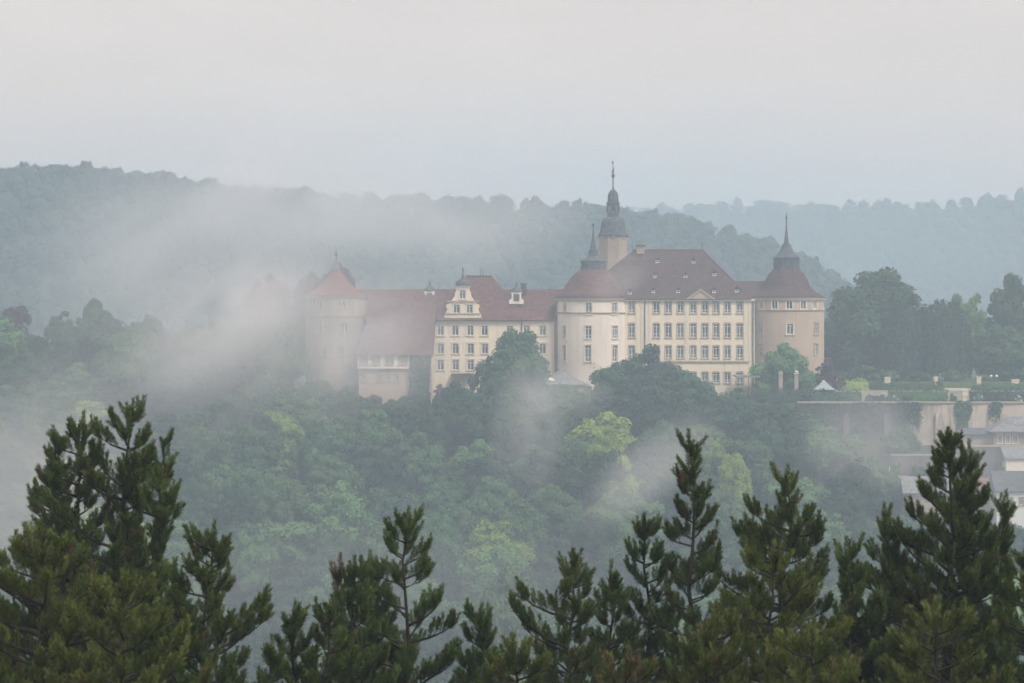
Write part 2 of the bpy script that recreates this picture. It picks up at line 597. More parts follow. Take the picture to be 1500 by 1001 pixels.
mist('mist behind the roofs of the middle wing', 680, 365, 760, 40, 40, 15, 0.018, 22, 0.28, 0.70, 3.5, tilt=-20, squash=(0.6, 1, 1.2))
mist('mist drifting round the foot of the stone tower', 545, 508, 574, 21, 15, 17, 0.052, 12, 0.26, 0.68, 4.0, tilt=-15, squash=(0.7, 1, 1.2))
mist('narrow wisp of mist standing up out of the wood', 775, 625, 520, 8, 12, 16, 0.05, 9, 0.28, 0.66, 5.0, tilt=8, squash=(1.2, 1, 0.5))
mist('slanting streak of mist above the lime green trees', 950, 690, 500, 17, 14, 6.5, 0.045, 9, 0.28, 0.66, 6.0, tilt=-38, squash=(0.5, 1, 1.2))
mist('thin mist over the slope below the garden wall', 1265, 650, 545, 15, 16, 12, 0.032, 10, 0.28, 0.68, 7.0)
mist('pale mist low on the far left slope', 30, 715, 480, 28, 34, 20, 0.022, 16, 0.26, 0.68, 8.0, tilt=-40, squash=(0.6, 1, 1.2))
mist('thin scarf of mist across the palace roof', 905, 405, 588, 9, 8, 6, 0.034, 7, 0.32, 0.66, 9.0, tilt=-30, squash=(0.6, 1, 1.2))
mist('faint mist lying on the valley floor', 560, 860, 450, 60, 26, 12, 0.006, 14, 0.28, 0.68, 10.0, squash=(0.6, 1, 1.3))
mist('thin mist over the houses at the right below the garden', 1420, 690, 545, 20, 16, 12, 0.016, 14, 0.15, 0.7, 14.0, squash=(0.6, 1, 1.2))
mist('pale puff of mist at the castle foot', 830, 580, 570, 11, 9, 6, 0.04, 7, 0.28, 0.66, 11.0)

# ------------------------------------------------------------------ castle helpers
def wall_grid(mb, fmap, u0, u1, v0, v1, ops, deep=0.35, du=None):
    """A wall over (u, v) with real openings ops = (ua, ub, va, vb); fmap(u, v, depth) -> point."""
    us, vs = {u0, u1}, {v0, v1}
    for a, b, c, d in ops:
        us |= {a, b}
        vs |= {c, d}
    us = sorted(us)
    if du:
        ext = []
        for a, b in zip(us, us[1:]):
            n = max(1, int(math.ceil((b - a) / du)))
            ext += [a + (b - a) * i / n for i in range(n)]
        us = ext + [us[-1]]
    vs = sorted(vs)
    nu_, n0 = len(us), len(mb.v)
    mb.v.extend([tuple(fmap(u, v, 0)) for v in vs for u in us])
    for j in range(len(vs) - 1):
        for i in range(nu_ - 1):
            uc, vc = (us[i] + us[i + 1]) / 2, (vs[j] + vs[j + 1]) / 2
            if any(a < uc < b and c < vc < d for a, b, c, d in ops):
                continue
            a = n0 + j * nu_ + i
            mb.f.append((a, a + 1, a + nu_ + 1, a + nu_))
    for a, b, c, d in ops:
        P = [fmap(a, c, 0), fmap(b, c, 0), fmap(b, d, 0), fmap(a, d, 0)]
        Q = [fmap(a, c, deep), fmap(b, c, deep), fmap(b, d, deep), fmap(a, d, deep)]
        for i in range(4):
            j = (i + 1) % 4
            mb.quad(P[i], P[j], Q[j], Q[i])


_wcache = {}


def window_meshes(w, h, style):
    key = (round(w, 2), round(h, 2), style)
    if key in _wcache:
        return _wcache[key]
    arched = 'arch' in style
    rise = 0.16 * w if arched else 0.0
    sur = MB()                       # stone surround, proud of the wall; local x right, z up, -y outward
    t = 0.16 if 'thin' in style else 0.22
    yo, yi = -0.07, 0.16
    x, zz = w / 2, h / 2
    sur.box(-x - t, -x, yo, yi, -zz, zz)
    sur.box(x, x + t, yo, yi, -zz, zz)
    sur.box(-x - t - 0.06, x + t + 0.06, yo - 0.08, yi, -zz - 0.18, -zz)
    if arched:
        n = 8
        top = [(x * -math.cos(PI * i / n), zz - rise + rise * math.sin(PI * i / n)) for i in range(n + 1)]
        pts = [(-x - t, zz), (-x - t, zz + t)] + [((x + t) * -math.cos(PI * i / n), zz + t + rise * 0.7 * math.sin(PI * i / n)) for i in range(1, n)] + [(x + t, zz + t), (x + t, zz), (x, zz)]
        pts += [(p[0], p[1]) for p in reversed(top)][1:-1] + [(-x, zz)]
        sur.prism(pts, yo, yi)
    else:
        sur.box(-x - t, x + t, yo, yi, zz, zz + t)
        sur.box(-x - t - 0.05, x + t + 0.05, yo - 0.06, yi, zz + t, zz + t + 0.08)
    sash = MB()
    b = 0.085
    y0, y1 = 0.14, 0.2
    sash.box(-x, -x + b, y0, y1, -zz, zz)
    sash.box(x - b, x, y0, y1, -zz, zz)
    sash.box(-x + b, x - b, y0, y1, -zz, -zz + b)
    sash.box(-x + b, x - b, y0, y1, zz - b, zz)
    mid = 0.055
    sash.box(-mid, mid, y0 - 0.02, y1, -zz + b, zz - b)
    rails = [0.28] if 'cross' in style else [0.3, -0.25]
    for r in rails:
        z0 = r * h
        sash.box(-x + b, -mid, y0, y1, z0 - 0.045, z0 + 0.045)
        sash.box(mid, x - b, y0, y1, z0 - 0.045, z0 + 0.045)
    pane = MB()
    pane.box(-x, x, 0.205, 0.23, -zz, zz)
    out = []
    for mb, mat in ((sur, M['trim_light'] if 'light' in style else M['trim']), (sash, M['white']), (pane, M['glass'])):
        me = bpy.data.meshes.new('window')
        me.from_pydata(mb.v, [], mb.f)
        me.materials.append(mat)
        out.append(me)
    _wcache[key] = out
    return out


def window(parent, loc, ang, w, h, style, sill_mat=None):
    """One window: frame mesh, with its sash and pane under it. ang turns it round z."""
    sur, sash, pane = window_meshes(w, h, style)
    o = link('window', sur, parent)
    o.location = Vector(loc) - Vector(parent.location)
    o.rotation_euler = (0, 0, ang)
    link('sash', sash, o)
    link('pane', pane, o)
    return o


def flat_front(parent, mat, px0, px1, d, z0, z1, wins, back, name='wall', side_top=None):
    """A rectangular wall block with its front at distance d; wins = (px, py centre, w px, h px, style)."""
    mb = MB()
    x0, x1 = X(px0, d), X(px1, d)
    f = lambda u, v, dep: (u, d + dep, v)
    ops, todo = [], []
    for px, py, wp, hp, st in wins:
        cx_, cz_, w, h = X(px, d), Z(py, d), wp * K * d, hp * K * d
        ops.append((cx_ - w / 2, cx_ + w / 2, cz_ - h / 2, cz_ + h / 2))
        todo.append((cx_, cz_, w, h, st))
    wall_grid(mb, f, x0, x1, z0, z1, ops)
    mb.quad((x1, d, z0), (x1, back, z0), (x1, back, z1), (x1, d, z1))
    mb.quad((x0, back, z0), (x0, d, z0), (x0, d, z1), (x0, back, z1))
    mb.quad((x1, back, z0), (x0, back, z0), (x0, back, z1), (x1, back, z1))
    o = mb.build(name, mat, parent)
    for cx_, cz_, w, h, st in todo:
        window(parent, (cx_, d, cz_), 0, w, h, st)
    return o


def round_tower(root, wall_m, pxc, d, rpx, z0, z1, wins, name='wall'):
    """A round wall; wins = (px, py, w m, h m, style)."""
    cx_, r = X(pxc, d), rpx * K * d
    f = lambda u, v, dep: (cx_ + (r - dep) * math.sin(u), d - (r - dep) * math.cos(u), v)
    ops, todo = [], []
    for px, py, w, h, st in wins:
        s = max(-0.985, min(0.985, (px - pxc) / rpx))
        a = math.asin(s)
        dz = Z(py, d - r * math.cos(a))
        hw = w / 2 / r
        ops.append((a - hw, a + hw, dz - h / 2, dz + h / 2))
        todo.append((a, dz, w, h, st))
    mb = MB()
    wall_grid(mb, f, -PI, PI, z0, z1, ops, du=0.1)
    o = mb.build(name, wall_m, root, smooth=False)
    for a, dz, w, h, st in todo:
        window(root, (cx_ + (r - 0.0) * math.sin(a), d - r * math.cos(a), dz), a, w, h, st)
    return cx_, r


def ring(root, mat, cx_, d, r, z, h, out, name='cornice', n=48):
    mb = MB()
    mb.lathe([(r - 0.02, z - h), (r + out * 0.6, z - h), (r + out, z - h * 0.3), (r + out, z), (r - 0.02, z)], n, cx_, d, cap=False)
    return mb.build(name, mat, root)


def hip_roof(mb, x0, x1, y0, y1, ze, rx0, rx1, ry, zr, over=0.45, thick=0.18):
    """Hipped (or with rx outside x: gabled) roof with a fascia."""
    a, b, c, d_ = (x0 - over, y0 - over), (x1 + over, y0 - over), (x1 + over, y1 + over), (x0 - over, y1 + over)
    e = [(p[0], p[1], ze) for p in (a, b, c, d_)]
    l = [(p[0], p[1], ze - thick) for p in (a, b, c, d_)]
    R0, R1 = (rx0, ry, zr), (rx1, ry, zr)
    mb.quad(e[0], e[1], R1, R0)
    mb.quad(e[2], e[3], R0, R1)
    mb.add([e[1], e[2], R1], [(0, 1, 2)])
    mb.add([e[3], e[0], R0], [(0, 1, 2)])
    for i in range(4):
        j = (i + 1) % 4
        mb.quad(l[i], l[j], e[j], e[i])
    mb.quad(l[3], l[2], l[1], l[0])


def ridge_caps(root, pts, mat, r=0.16):
    mb = MB()
    for a, b in pts:
        mb.tube([a, b], [r, r], 6)
    return mb.build('ridge_tiles', mat, root)


def dormer(parent, x, y, z, w=1.0, h=1.0, deep=2.2):
    """Small white gabled roof dormer; y is where its front stands."""
    mb = MB()
    mb.box(x - w / 2, x + w / 2, y, y + deep, z, z + h)
    o = mb.build('dormer', M['white'], parent)
    rf = MB()
    e = 0.16
    rf.add([(x - w / 2 - e, y - e, z + h - 0.05), (x, y - e, z + h + 0.6), (x + w / 2 + e, y - e, z + h - 0.05),
            (x - w / 2 - e, y + deep, z + h - 0.05), (x, y + deep, z + h + 0.6), (x + w / 2 + e, y + deep, z + h - 0.05)],
           [(0, 1, 4, 3), (1, 2, 5, 4), (2, 1, 0), (0, 3, 5, 2), (3, 4, 5)])
    rf.build('dormer_roof', M['tile_dark'], o)
    g = MB()
    g.box(x - w * 0.28, x + w * 0.28, y - 0.03, y + 0.05, z + 0.2, z + h - 0.18)
    g.build('pane', M['glass'], o)
    return o


def finial(root, cx_, d, z0, z1, ball=0.35, name='finial', vane=False):
    mb = MB()
    mb.tube([(cx_, d, z0), (cx_, d, z1)], [0.13, 0.05], 6)
    zb = z0 + (z1 - z0) * 0.55
    mb.lathe([(0.05, zb - ball), (ball * 0.75, zb - ball * 0.6), (ball, zb), (ball * 0.75, zb + ball * 0.6), (0.05, zb + ball)], 10, cx_, d)
    if vane:
        mb.prism([(cx_ - 0.1, z1 - 0.9), (cx_ + 0.9, z1 - 0.75), (cx_ + 0.6, z1 - 0.5), (cx_ + 0.95, z1 - 0.25), (cx_ - 0.1, z1 - 0.15)], d - 0.03, d + 0.03)
    return mb.build(name, M['iron'], root)


def prof_px(pxs, d):
    """[(radius px, py)] -> [(r m, z m)] bottom to top"""
    return [(r * K * d, Z(py, d)) for r, py in pxs]


BASE = -26.0
# ------------------------------------------------------------------ stone corner tower (left)
d = 606.0
t = thing('stone_tower', (X(492.4, d), d, BASE), 'stout round rubble stone tower with a pointed red tile roof, half lost in mist', 'tower')
wins = [(470, 446, 1.15, 1.5, 'arch_thin'), (504, 446, 1.15, 1.5, 'arch_thin'), (459, 445, 0.6, 1.1, 'thin_cross'), (517, 446, 0.6, 1.1, 'thin_cross'),
        (470, 481, 1.1, 1.9, 'cross_thin'), (507, 482, 1.0, 1.8, 'cross_thin'), (457.5, 515, 0.8, 1.5, 'thin_cross'), (477, 515, 0.95, 1.5, 'thin_cross'),
        (502, 515, 0.95, 1.5, 'thin_cross')]
cx, r = round_tower(t, M['stone'], 492.4, d, 44.5, BASE, Z(433.5, d), wins)
ring(t, M['trim'], cx, d, r, Z(433.2, d), 0.5, 0.3)
ring(t, M['stone'], cx, d, r, Z(462, d), 0.35, 0.14, name='string_course')
mb = MB()
mb.lathe(prof_px([(46.5, 434.4), (47.4, 433.6), (43, 431.6), (36, 428.2), (29.5, 424.2), (21, 416), (14, 407), (9, 399.5), (6.3, 395.5)], d), 40, cx, d)
mb.build('roof', M['tile_red'], t, smooth=True)
mb = MB()
mb.lathe(prof_px([(7.2, 396.2), (6.6, 394), (4, 388), (1.4, 382)], d), 12, cx, d)
mb.build('roof_cap', M['lead'], t, smooth=True)
finial(t, cx, d, Z(383, d), Z(365, d), 0.3)

# ------------------------------------------------------------------ low timbered house in front of the wing
d = 591.0
t = thing('timbered_house', (X(562, d), d, BASE), 'low house under a huge steep tiled roof, between stone tower and middle wing', 'house')
ws = [(px, 528.5, 4.6, 11, 'thin_cross') for px in (529.5, 536, 547, 553.5, 567, 573.5, 587, 593.5)]
flat_front(t, M['pale'], 524, 600, d, Z(541.5, d), Z(519.5, d), ws, 602.5, name='upper_wall')
ws = [(532, 554, 5.5, 9, 'thin_cross'), (555.5, 554, 5.5, 9, 'thin_cross'), (568.7, 554, 5.5, 9, 'thin_cross'), (581, 554, 5.5, 9, 'thin_cross')]
flat_front(t, M['ochre'], 525.5, 631, d + 0.25, BASE, Z(541.5, d), ws, 602.4, name='lower_wall')
mb = MB()
mb.box(X(600, d) + 0.004, X(630, d), d + 0.6, 602, Z(541.5, d), Z(519.5, d))
mb.build('side_wall', M['stone'], t)
mb = MB()
mb.box(X(524, d) - 0.1, X(600, d) + 0.1, d - 0.12, d - 0.003, Z(542.2, d), Z(540.2, d))
mb.build('beam', M['wood'], t)
mb = MB()
hip_roof(mb, X(524, d), X(629, d), d, 603.6, Z(519.5, d), X(551, 598), X(640, 598), 600.4, Z(432, 600.4), over=0.5)
mb.build('roof', M['tile'], t)

# ------------------------------------------------------------------ middle wing
d = 603.0
t = thing('castle_wing', (X(718, d), d, BASE), 'cream middle wing with three rows of windows and a scrolled gable in its red roof', 'castle wing')
ws = []
for py, pxs in ((484.5, (645.5, 667, 689, 710, 747, 771.5, 795)), (511, (645.5, 667.5, 689.5, 710.5, 747, 771.5, 795)), (535, (645.5, 667.5, 689.5, 710.5, 747, 771.5, 795))):
    for px in pxs:
        ws.append((px, py, 9.2, 14.2, 'cross_light'))
flat_front(t, M['cream'], 621, 816, d, BASE, Z(469, d), ws, 617.0)
mb = MB()
mb.box(X(620, d), X(816, d), d - 0.28, d - 0.003, Z(471, d), Z(468.4, d))
mb.build('cornice', M['trim_light'], t)
ye, yr = d, 610.0
mb = MB()
hip_roof(mb, X(540, d), X(830, d), d, 617.0, Z(469, d), X(520, yr), X(880, yr), yr, Z(424, yr), over=0.5)
roof = mb.build('roof', M['tile'], t)
mb = MB()
hip_roof(mb, X(640, d), X(771, d), d - 0.05, 619.0, Z(469, d) + 0.03, X(683, 611), X(721, 611), 611.0, Z(405, 611), over=0.52)
mb.build('cross_roof', M['tile'], t)
ridge_caps(t, [((X(683, 611), 611, Z(405, 611)), (X(721, 611), 611, Z(405, 611)))], M['tile_dark'])
# scrolled gable
g = MB()
yg = d - 0.25
Xd, Zd = (lambda p: X(p, yg)), (lambda p: Z(p, yg))
f = lambda u, v, dep: (u, yg + dep, v)
ops = [(Xd(669 - 4.6), Xd(669 + 4.6), Zd(459), Zd(446.5)), (Xd(688 - 4.6), Xd(688 + 4.6), Zd(459), Zd(446.5))]
wall_grid(g, f, Xd(658), Xd(698), Zd(466), Zd(442.5), ops)
for s, x0 in ((-1, Xd(658)), (1, Xd(698))):           # side walls and volutes
    g.quad((x0, yg, Zd(466)), (x0, yg + 5, Zd(466)), (x0, yg + 5, Zd(442.5)), (x0, yg, Zd(442.5)))
    pts = [(x0, Zd(466)), (x0 + s * 0.95, Zd(466)), (x0 + s * 0.95, Zd(461)), (x0 + s * 0.62, Zd(458)), (x0 + s * 0.38, Zd(453)), (x0 + s * 0.62, Zd(449)), (x0 + s * 0.5, Zd(446)), (x0, Zd(445))]
    g.prism(pts, yg + 0.003, yg + 0.5)
ops2 = [(Xd(677.6 - 4.4), Xd(677.6 + 4.4), Zd(438), Zd(425.5))]
wall_grid(g, f, Xd(669), Xd(687.5), Zd(441), Zd(420.5), ops2)
for s, x0 in ((-1, Xd(669)), (1, Xd(687.5))):
    g.quad((x0, yg, Zd(441)), (x0, yg + 4, Zd(441)), (x0, yg + 4, Zd(420.5)), (x0, yg, Zd(420.5)))
    pts = [(x0, Zd(441)), (x0 + s * 1.0, Zd(441)), (x0 + s * 0.75, Zd(438)), (x0 + s * 0.35, Zd(433)), (x0 + s * 0.3, Zd(428)), (x0, Zd(426))]
    g.prism(pts, yg + 0.003, yg + 0.5)
gab = g.build('gable', M['cream'], t)
for px, py, w_, h_ in ((669, 452.7, 9.2, 12.4), (688, 452.7, 9.2, 12.4), (677.6, 431.7, 8.8, 12.4)):
    window(t, (Xd(px), yg, Zd(py)), 0, w_ * K * yg, h_ * K * yg, 'cross_light')
c = MB()
c.box(Xd(655), Xd(701), yg - 0.22, yg + 0.45, Zd(442.6), Zd(440.6))
c.box(Xd(652), Xd(704), yg - 0.16, yg - 0.003, Zd(460.2), Zd(458.9))
c.box(Xd(667), Xd(689.5), yg - 0.2, yg + 0.45, Zd(420.6), Zd(419))
c.build('gable_cornice', M['trim'], t)
c = MB()
cxg = X(678, yg + 1.3)
c.lathe([(r_ * K * yg, Z(py, yg)) for r_, py in ((10.6, 419), (10.8, 417.6), (10.2, 414.5), (8.2, 411.5), (4, 409.3), (2.0, 406.5), (1.6, 403), (0.5, 400))], 12, cxg, yg + 1.45)
c.build('gable_dome', M['slate'], t, smooth=True)
finial(t, cxg, yg + 1.45, Z(401, yg), Z(391, yg), 0.2)
for pxc, pyb, wpx in ((629, 440, 20), (756.5, 441.5, 20)):      # two small scrolled dormers
    yd = 605.2
    m_ = MB()
    xc, zb = X(pxc, yd), Z(pyb, yd)
    w2 = 5.4 * K * yd
    pts = [(xc - w2 * 2, zb - 0.5), (xc + w2 * 2, zb - 0.5), (xc + w2 * 2, zb + 0.2), (xc + w2 * 1.35, zb + 0.55), (xc + w2 * 1.2, zb + 1.3), (xc + w2 * 1.55, zb + 1.75), (xc - w2 * 1.55, zb + 1.75),
           (xc - w2 * 1.2, zb + 1.3), (xc - w2 * 1.35, zb + 0.55), (xc - w2 * 2, zb + 0.2)]
    m_.prism(pts, yd, yd + 0.4)
    m_.box(xc - w2 * 1.3, xc + w2 * 1.3, yd + 0.402, yd + 3.4, zb - 0.5, zb + 1.7)
    dm = m_.build('gable_dormer', M['pale'], t)
    m_ = MB()
    m_.lathe([(w2 * 1.75, zb + 1.752), (w2 * 1.6, zb + 2.0), (w2 * 1.0, zb + 2.5), (w2 * 0.35, zb + 2.75), (w2 * 0.25, zb + 3.1), (0.04, zb + 3.9)], 10, xc, yd + 1.0)
    m_.build('dormer_roof', M['slate'], dm, smooth=True)
    m_ = MB()
    m_.box(xc - w2 * 0.8, xc + w2 * 0.8, yd - 0.05, yd + 0.02, zb + 0.0, zb + 1.35)
    m_.build('pane', M['glass'], dm)
m_ = MB()
m_.box(X(763, 609), X(771, 609), 608.2, 609.6, Z(432, 609), Z(417, 609))
m_.box(X(762, 609), X(772, 609), 608.0, 609.8, Z(417, 609) + 0.003, Z(415, 609))
m_.build('chimney', M['wood'], t)
for px in (643, 704, 707.5):
    m_ = MB()
    yy = 610.3
    m_.tube([(X(px, yy), yy, Z(425 if px < 650 else 405, yy) - 0.2), (X(px, yy), yy, Z(416 if px < 650 else 394, yy))], [0.07, 0.05], 5)
    m_.build('lightning_rod', M['iron'], t)
m_ = MB()
m_.tube([(X(764, d), d - 0.15, Z(471, d)), (X(764, d), d - 0.15, Z(560, d))], [0.1, 0.1], 6)
m_.tube([(X(813, d), d - 0.15, Z(471, d)), (X(813, d), d - 0.15, Z(560, d))], [0.1, 0.1], 6)
m_.build('downpipe', M['lead'], t)
m_ = MB()                                       # canopy over the door
m_.box(X(661, 600), X(693, 600), 600.2, d - 0.003, Z(549.5, 600), Z(547.6, 600))
m_.tube([(X(664, 600), 600.4, Z(549, 600)), (X(664, 600), 600.4, -23)], [0.09, 0.09], 6)
m_.tube([(X(690, 600), 600.4, Z(549, 600)), (X(690, 600), 600.4, -23)], [0.09, 0.09], 6)
m_.build('door_canopy', M['wood'], t)

# ------------------------------------------------------------------ bell tower behind
d = 626.0
t = thing('bell_tower', (X(898, d), d, BASE), 'tall bell tower with a slate onion dome, open lantern and slender spire', 'tower')
cx = X(898, d)
kk = K * d
mb = MB()
h8 = 20.3 * kk
mb.lathe([(h8 / math.cos(PI / 8), BASE), (h8 / math.cos(PI / 8), Z(346.5, d))], 8, cx, d, ph=PI / 8)
mb.build('wall', M['shaft'], t)
for px in (898,):
    window(t, (X(px, d), d - h8, Z(355.5, d - h8)), 0, 0.65, 1.0, 'thin_cross')
ring(t, M['trim'], cx, d, h8 * 1.05, Z(346, d), 0.5, 0.22, n=8).rotation_euler = (0, 0, 0)
mb = MB()
mb.lathe(prof_px([(22.4, 347.2), (23.2, 346.2), (20.8, 342), (18.6, 337), (18.0, 331), (17.4, 326), (15.2, 321.8), (12, 319.2), (9.4, 318)], d), 16, cx, d, ph=PI / 16)
mb.build('dome', M['slate'], t, smooth=True)
la = MB()
la.lathe(prof_px([(9.2, 318.2), (9.2, 311.5)], d), 8, cx, d, ph=PI / 8)
for i in range(8):
    a = PI / 8 + i * PI / 4
    r0 = 8.4 * kk
    la.box(cx + r0 * math.cos(a) - 0.22, cx + r0 * math.cos(a) + 0.22, d + r0 * math.sin(a) - 0.22, d + r0 * math.sin(a) + 0.22, Z(311.6, d), Z(300, d))
la.lathe(prof_px([(9.0, 302), (9.0, 299)], d), 8, cx, d, ph=PI / 8)
la.lathe(prof_px([(9.4, 299), (10.2, 298), (10.2, 296.8), (8, 296.4)], d), 16, cx, d)
la.build('lantern', M['slate'], t)
be = MB()
be.lathe(prof_px([(3.4, 309.5), (3.0, 308), (2.2, 305), (1.6, 303), (0.4, 302)], d), 12, cx, d)
be.build('bell', M['iron'], t, smooth=True)
mb = MB()
mb.lathe(prof_px([(8.6, 296.8), (8.0, 294), (7.7, 289), (7.2, 284.5), (5.6, 281), (3.2, 278.6), (1.5, 277), (1.1, 274), (0.9, 262)], d), 14, cx, d)
mb.build('upper_dome', M['slate'], t, smooth=True)
mb = MB()
mb.tube([(cx, d, Z(263, d)), (cx, d, Z(236, d))], [0.14, 0.04], 6)
mb.lathe(prof_px([(0.5, 261), (2.3, 259.5), (2.9, 257.8), (2.2, 256), (0.5, 254.6)], d), 10, cx, d)
mb.tube([(cx, d, Z(255, d)), (cx - 0.08, d, Z(252, d)), (cx + 0.1, d, Z(249, d)), (cx + 0.1, d, Z(247, d))], [0.12, 0.24, 0.2, 0.1], 6)
mb.prism([(cx - 0.28, Z(240, d)), (cx + 0.12, Z(239.5, d)), (cx + 0.05, Z(235.6, d)), (cx - 0.28, Z(237, d))], d - 0.03, d + 0.03)
mb.build('weather_vane', M['iron'], t)

# ------------------------------------------------------------------ palace corner tower (left of the main facade)
def corner_tower(name, label, pxc, d, rpx, wall_m, wins, roof_px, lan, cap_px, base, zeave, string_py, roof_m):
    t = thing(name, (X(pxc, d), d, base), label, 'tower')
    cx, r = round_tower(t, wall_m, pxc, d, rpx, base, Z(zeave, d), wins)
    ring(t, M['trim'], cx, d, r, Z(zeave - 0.4, d), 0.55, 0.32)
    ring(t, M['trim'], cx, d, r, Z(string_py, d), 0.3, 0.2, name='string_course')
    mb = MB()
    mb.lathe(prof_px(roof_px, d), 44, cx, d)
    mb.build('roof', roof_m, t, smooth=True)
    r1, p0, p1 = lan
    mb = MB()
    mb.lathe(prof_px([(r1, p0), (r1, p1)], d), 8, cx, d, ph=PI / 8)
    for i in range(8):                                   # corner posts and slats
        a = PI / 8 + i * PI / 4
        rr = r1 * K * d
        mb.box(cx + rr * math.cos(a) - 0.12, cx + rr * math.cos(a) + 0.12, d + rr * math.sin(a) - 0.12, d + rr * math.sin(a) + 0.12, Z(p0, d), Z(p1, d))
    mb.lathe(prof_px([(r1 * 1.02, p0 + 0.8), (r1 * 1.06, p0), (r1 * 1.02, p0 - 1)], d), 8, cx, d, ph=PI / 8)
    ln_ = mb.build('lantern', M['slate'], t)
    mb = MB()
    mb.lathe(prof_px(cap_px, d), 8, cx, d, ph=PI / 8)
    mb.build('spire', M['slate'], t)
    return t, cx, r


t, cx, r = corner_tower('palace_tower', 'pale pink round corner tower between the middle wing and the main palace', 869, 604.0, 54.3, M['pale'],
                        [(827, 452, 0.95, 2.1, 'light_thin'), (861, 452, 1.2, 2.1, 'light_thin'), (899, 452, 1.15, 2.1, 'light_thin'),
                         (826.5, 487, 0.95, 2.3, 'light_thin'), (860.5, 487, 1.2, 2.3, 'light_thin'), (899.5, 487, 1.15, 2.3, 'light_thin'),
                         (826.5, 518, 0.95, 3.0, 'light_thin'), (860, 518, 1.2, 3.0, 'light_thin'), (899.5, 518, 1.15, 3.0, 'light_thin')],
                        [(55.6, 438.2), (57, 437), (50, 430.5), (43, 422), (37, 413), (31, 405), (24.5, 398.6), (20, 396), (19.4, 395)],
                        (18.8, 398.5, 382.5),
                        [(20.6, 383.2), (20.4, 382), (13.4, 379), (8.9, 375.4), (7.7, 371), (7.4, 367.2), (5.0, 364), (3.9, 358), (2.1, 349), (1.2, 341), (0.6, 331)],
                        BASE, 437.5, 457.5, M['tile'])
finial(t, cx, 604.0, Z(334, 604), Z(326, 604), 0.27)
mb = MB()
mb.tube([(X(815.5, 604), 602.2, Z(440, 604)), (X(815.5, 604), 602.2, Z(560, 604))], [0.1, 0.1], 6)
mb.build('downpipe', M['lead'], t)

# ------------------------------------------------------------------ main palace
d = 600.0
t = thing('palace', (X(1000, d), d, BASE), 'long cream main palace with tall window rows under a high roof dotted with white dormers', 'palace')
cols = (961.5, 979, 996.7, 1015.5, 1032.8, 1049, 1065.6, 1083.8)
ws = []
for px in (925.5,) + cols:
    w_ = 8.6
    ws += [(px, 450.5, w_, 16.5, 'thin'), (px, 484.5, w_, 20, 'arch_thin'), (px, 516, w_, 17.5, 'arch_thin')]
for px in cols:
    ws.append((px, 553.5, 9.0, 15, 'arch_thin'))
flat_front(t, M['cream'], 846, 1106, d, BASE, Z(438, d), ws, 624.0)
mb = MB()
mb.box(X(910, d), X(1106, d), d - 0.4, d - 0.003, Z(441, d), Z(438.2, d))
mb.build('cornice', M['trim_light'], t)
mb = MB()
mb.box(X(910, d), X(1097, d), d - 0.22, d - 0.003, Z(531, d), Z(528.8, d))
mb.build('string_course', M['trim'], t)
for px in (933, 941, 952, 1005.8, 1091.5, 1098):         # lesenes between the window axes
    mb = MB()
    mb.box(X(px, d) - 0.28, X(px, d) + 0.28, d - 0.1, d - 0.002, Z(528.8, d), Z(441, d))
    mb.build('pilaster', M['trim_light'], t)
mb = MB()
mb.tube([(X(944.5, d), d - 0.2, Z(441, d)), (X(944.5, d), d - 0.2, BASE + 2)], [0.11, 0.11], 6)
mb.tube([(X(1103, d), d - 0.2, Z(441, d)), (X(1103, d), d - 0.2, BASE + 2)], [0.11, 0.11], 6)
mb.build('downpipe', M['lead'], t)
yr = 612.0
mb = MB()
ze, zr = Z(438, d), Z(366.5, yr)
hip_roof(mb, X(846, d), X(1096, d), d, 624.0, ze, X(928, yr), X(1029, yr), yr, zr, over=0.5)
mb.build('roof', M['tile_dark'], t)
mb = MB()
hip_roof(mb, X(1070, d), X(1128, d), d + 0.6, 615.0, ze + 0.02, X(1050, 607), X(1150, 607), 607.5, Z(412, 607.5), over=0.5)
mb.build('link_roof', M['tile_dark'], t)
ridge_caps(t, [((X(928, yr), yr, zr), (X(1029, yr), yr, zr)), ((X(1029, yr), yr, zr), (X(1096, d) + 0.5, d - 0.5, ze))], M['tile'])
slope = (zr - ze) / 12.5
for px, py in ((963, 382), (1016, 382.5), (959, 403.5), (1004, 403.5), (957, 426), (993.5, 426), (922.5, 428), (1046.6, 401), (1046, 426), (1079, 425)):
    # stand each dormer on the roof plane: z(py, y) = ze + (y - (d - .5)) * slope
    y = d
    for _ in range(20):
        y = d - 0.5 + (Z(py + 3.5, y) - ze) / slope
    dormer(t, X(px, y), y - 0.05, Z(py + 3.5, y), 0.75, 0.6, 2.0)
mb = MB()                                                # low pediment at the eaves
mb.prism([(X(1006, d), Z(438, d)), (X(1046, d), Z(438, d)), (X(1026, d), Z(424.5, d))], d - 0.55, d + 4)
mb.build('pediment', M['ochre'], t)
mb = MB()
a, b, c_ = (X(1004, d), Z(438.6, d)), (X(1048, d), Z(438.6, d)), (X(1026, d), Z(423, d))
mb.prism([a, (a[0] + 0.6, a[1]), (c_[0], c_[1] - 0.35), (b[0] - 0.6, b[1]), b, c_], d - 0.75, d - 0.553)
mb.build('pediment_cornice', M['trim'], t)
mb = MB()
mb.box(X(932.5, 611), X(944, 611), 610.2, 612.6, Z(372, 611), Z(361, 611))
mb.build('chimney', M['shaft'], t)
mb = MB()
mb.box(X(931, 611), X(945.5, 611), 610.0, 612.8, Z(361, 611) + 0.003, Z(359.2, 611))
mb.build('chimney_cap', M['iron'], t)
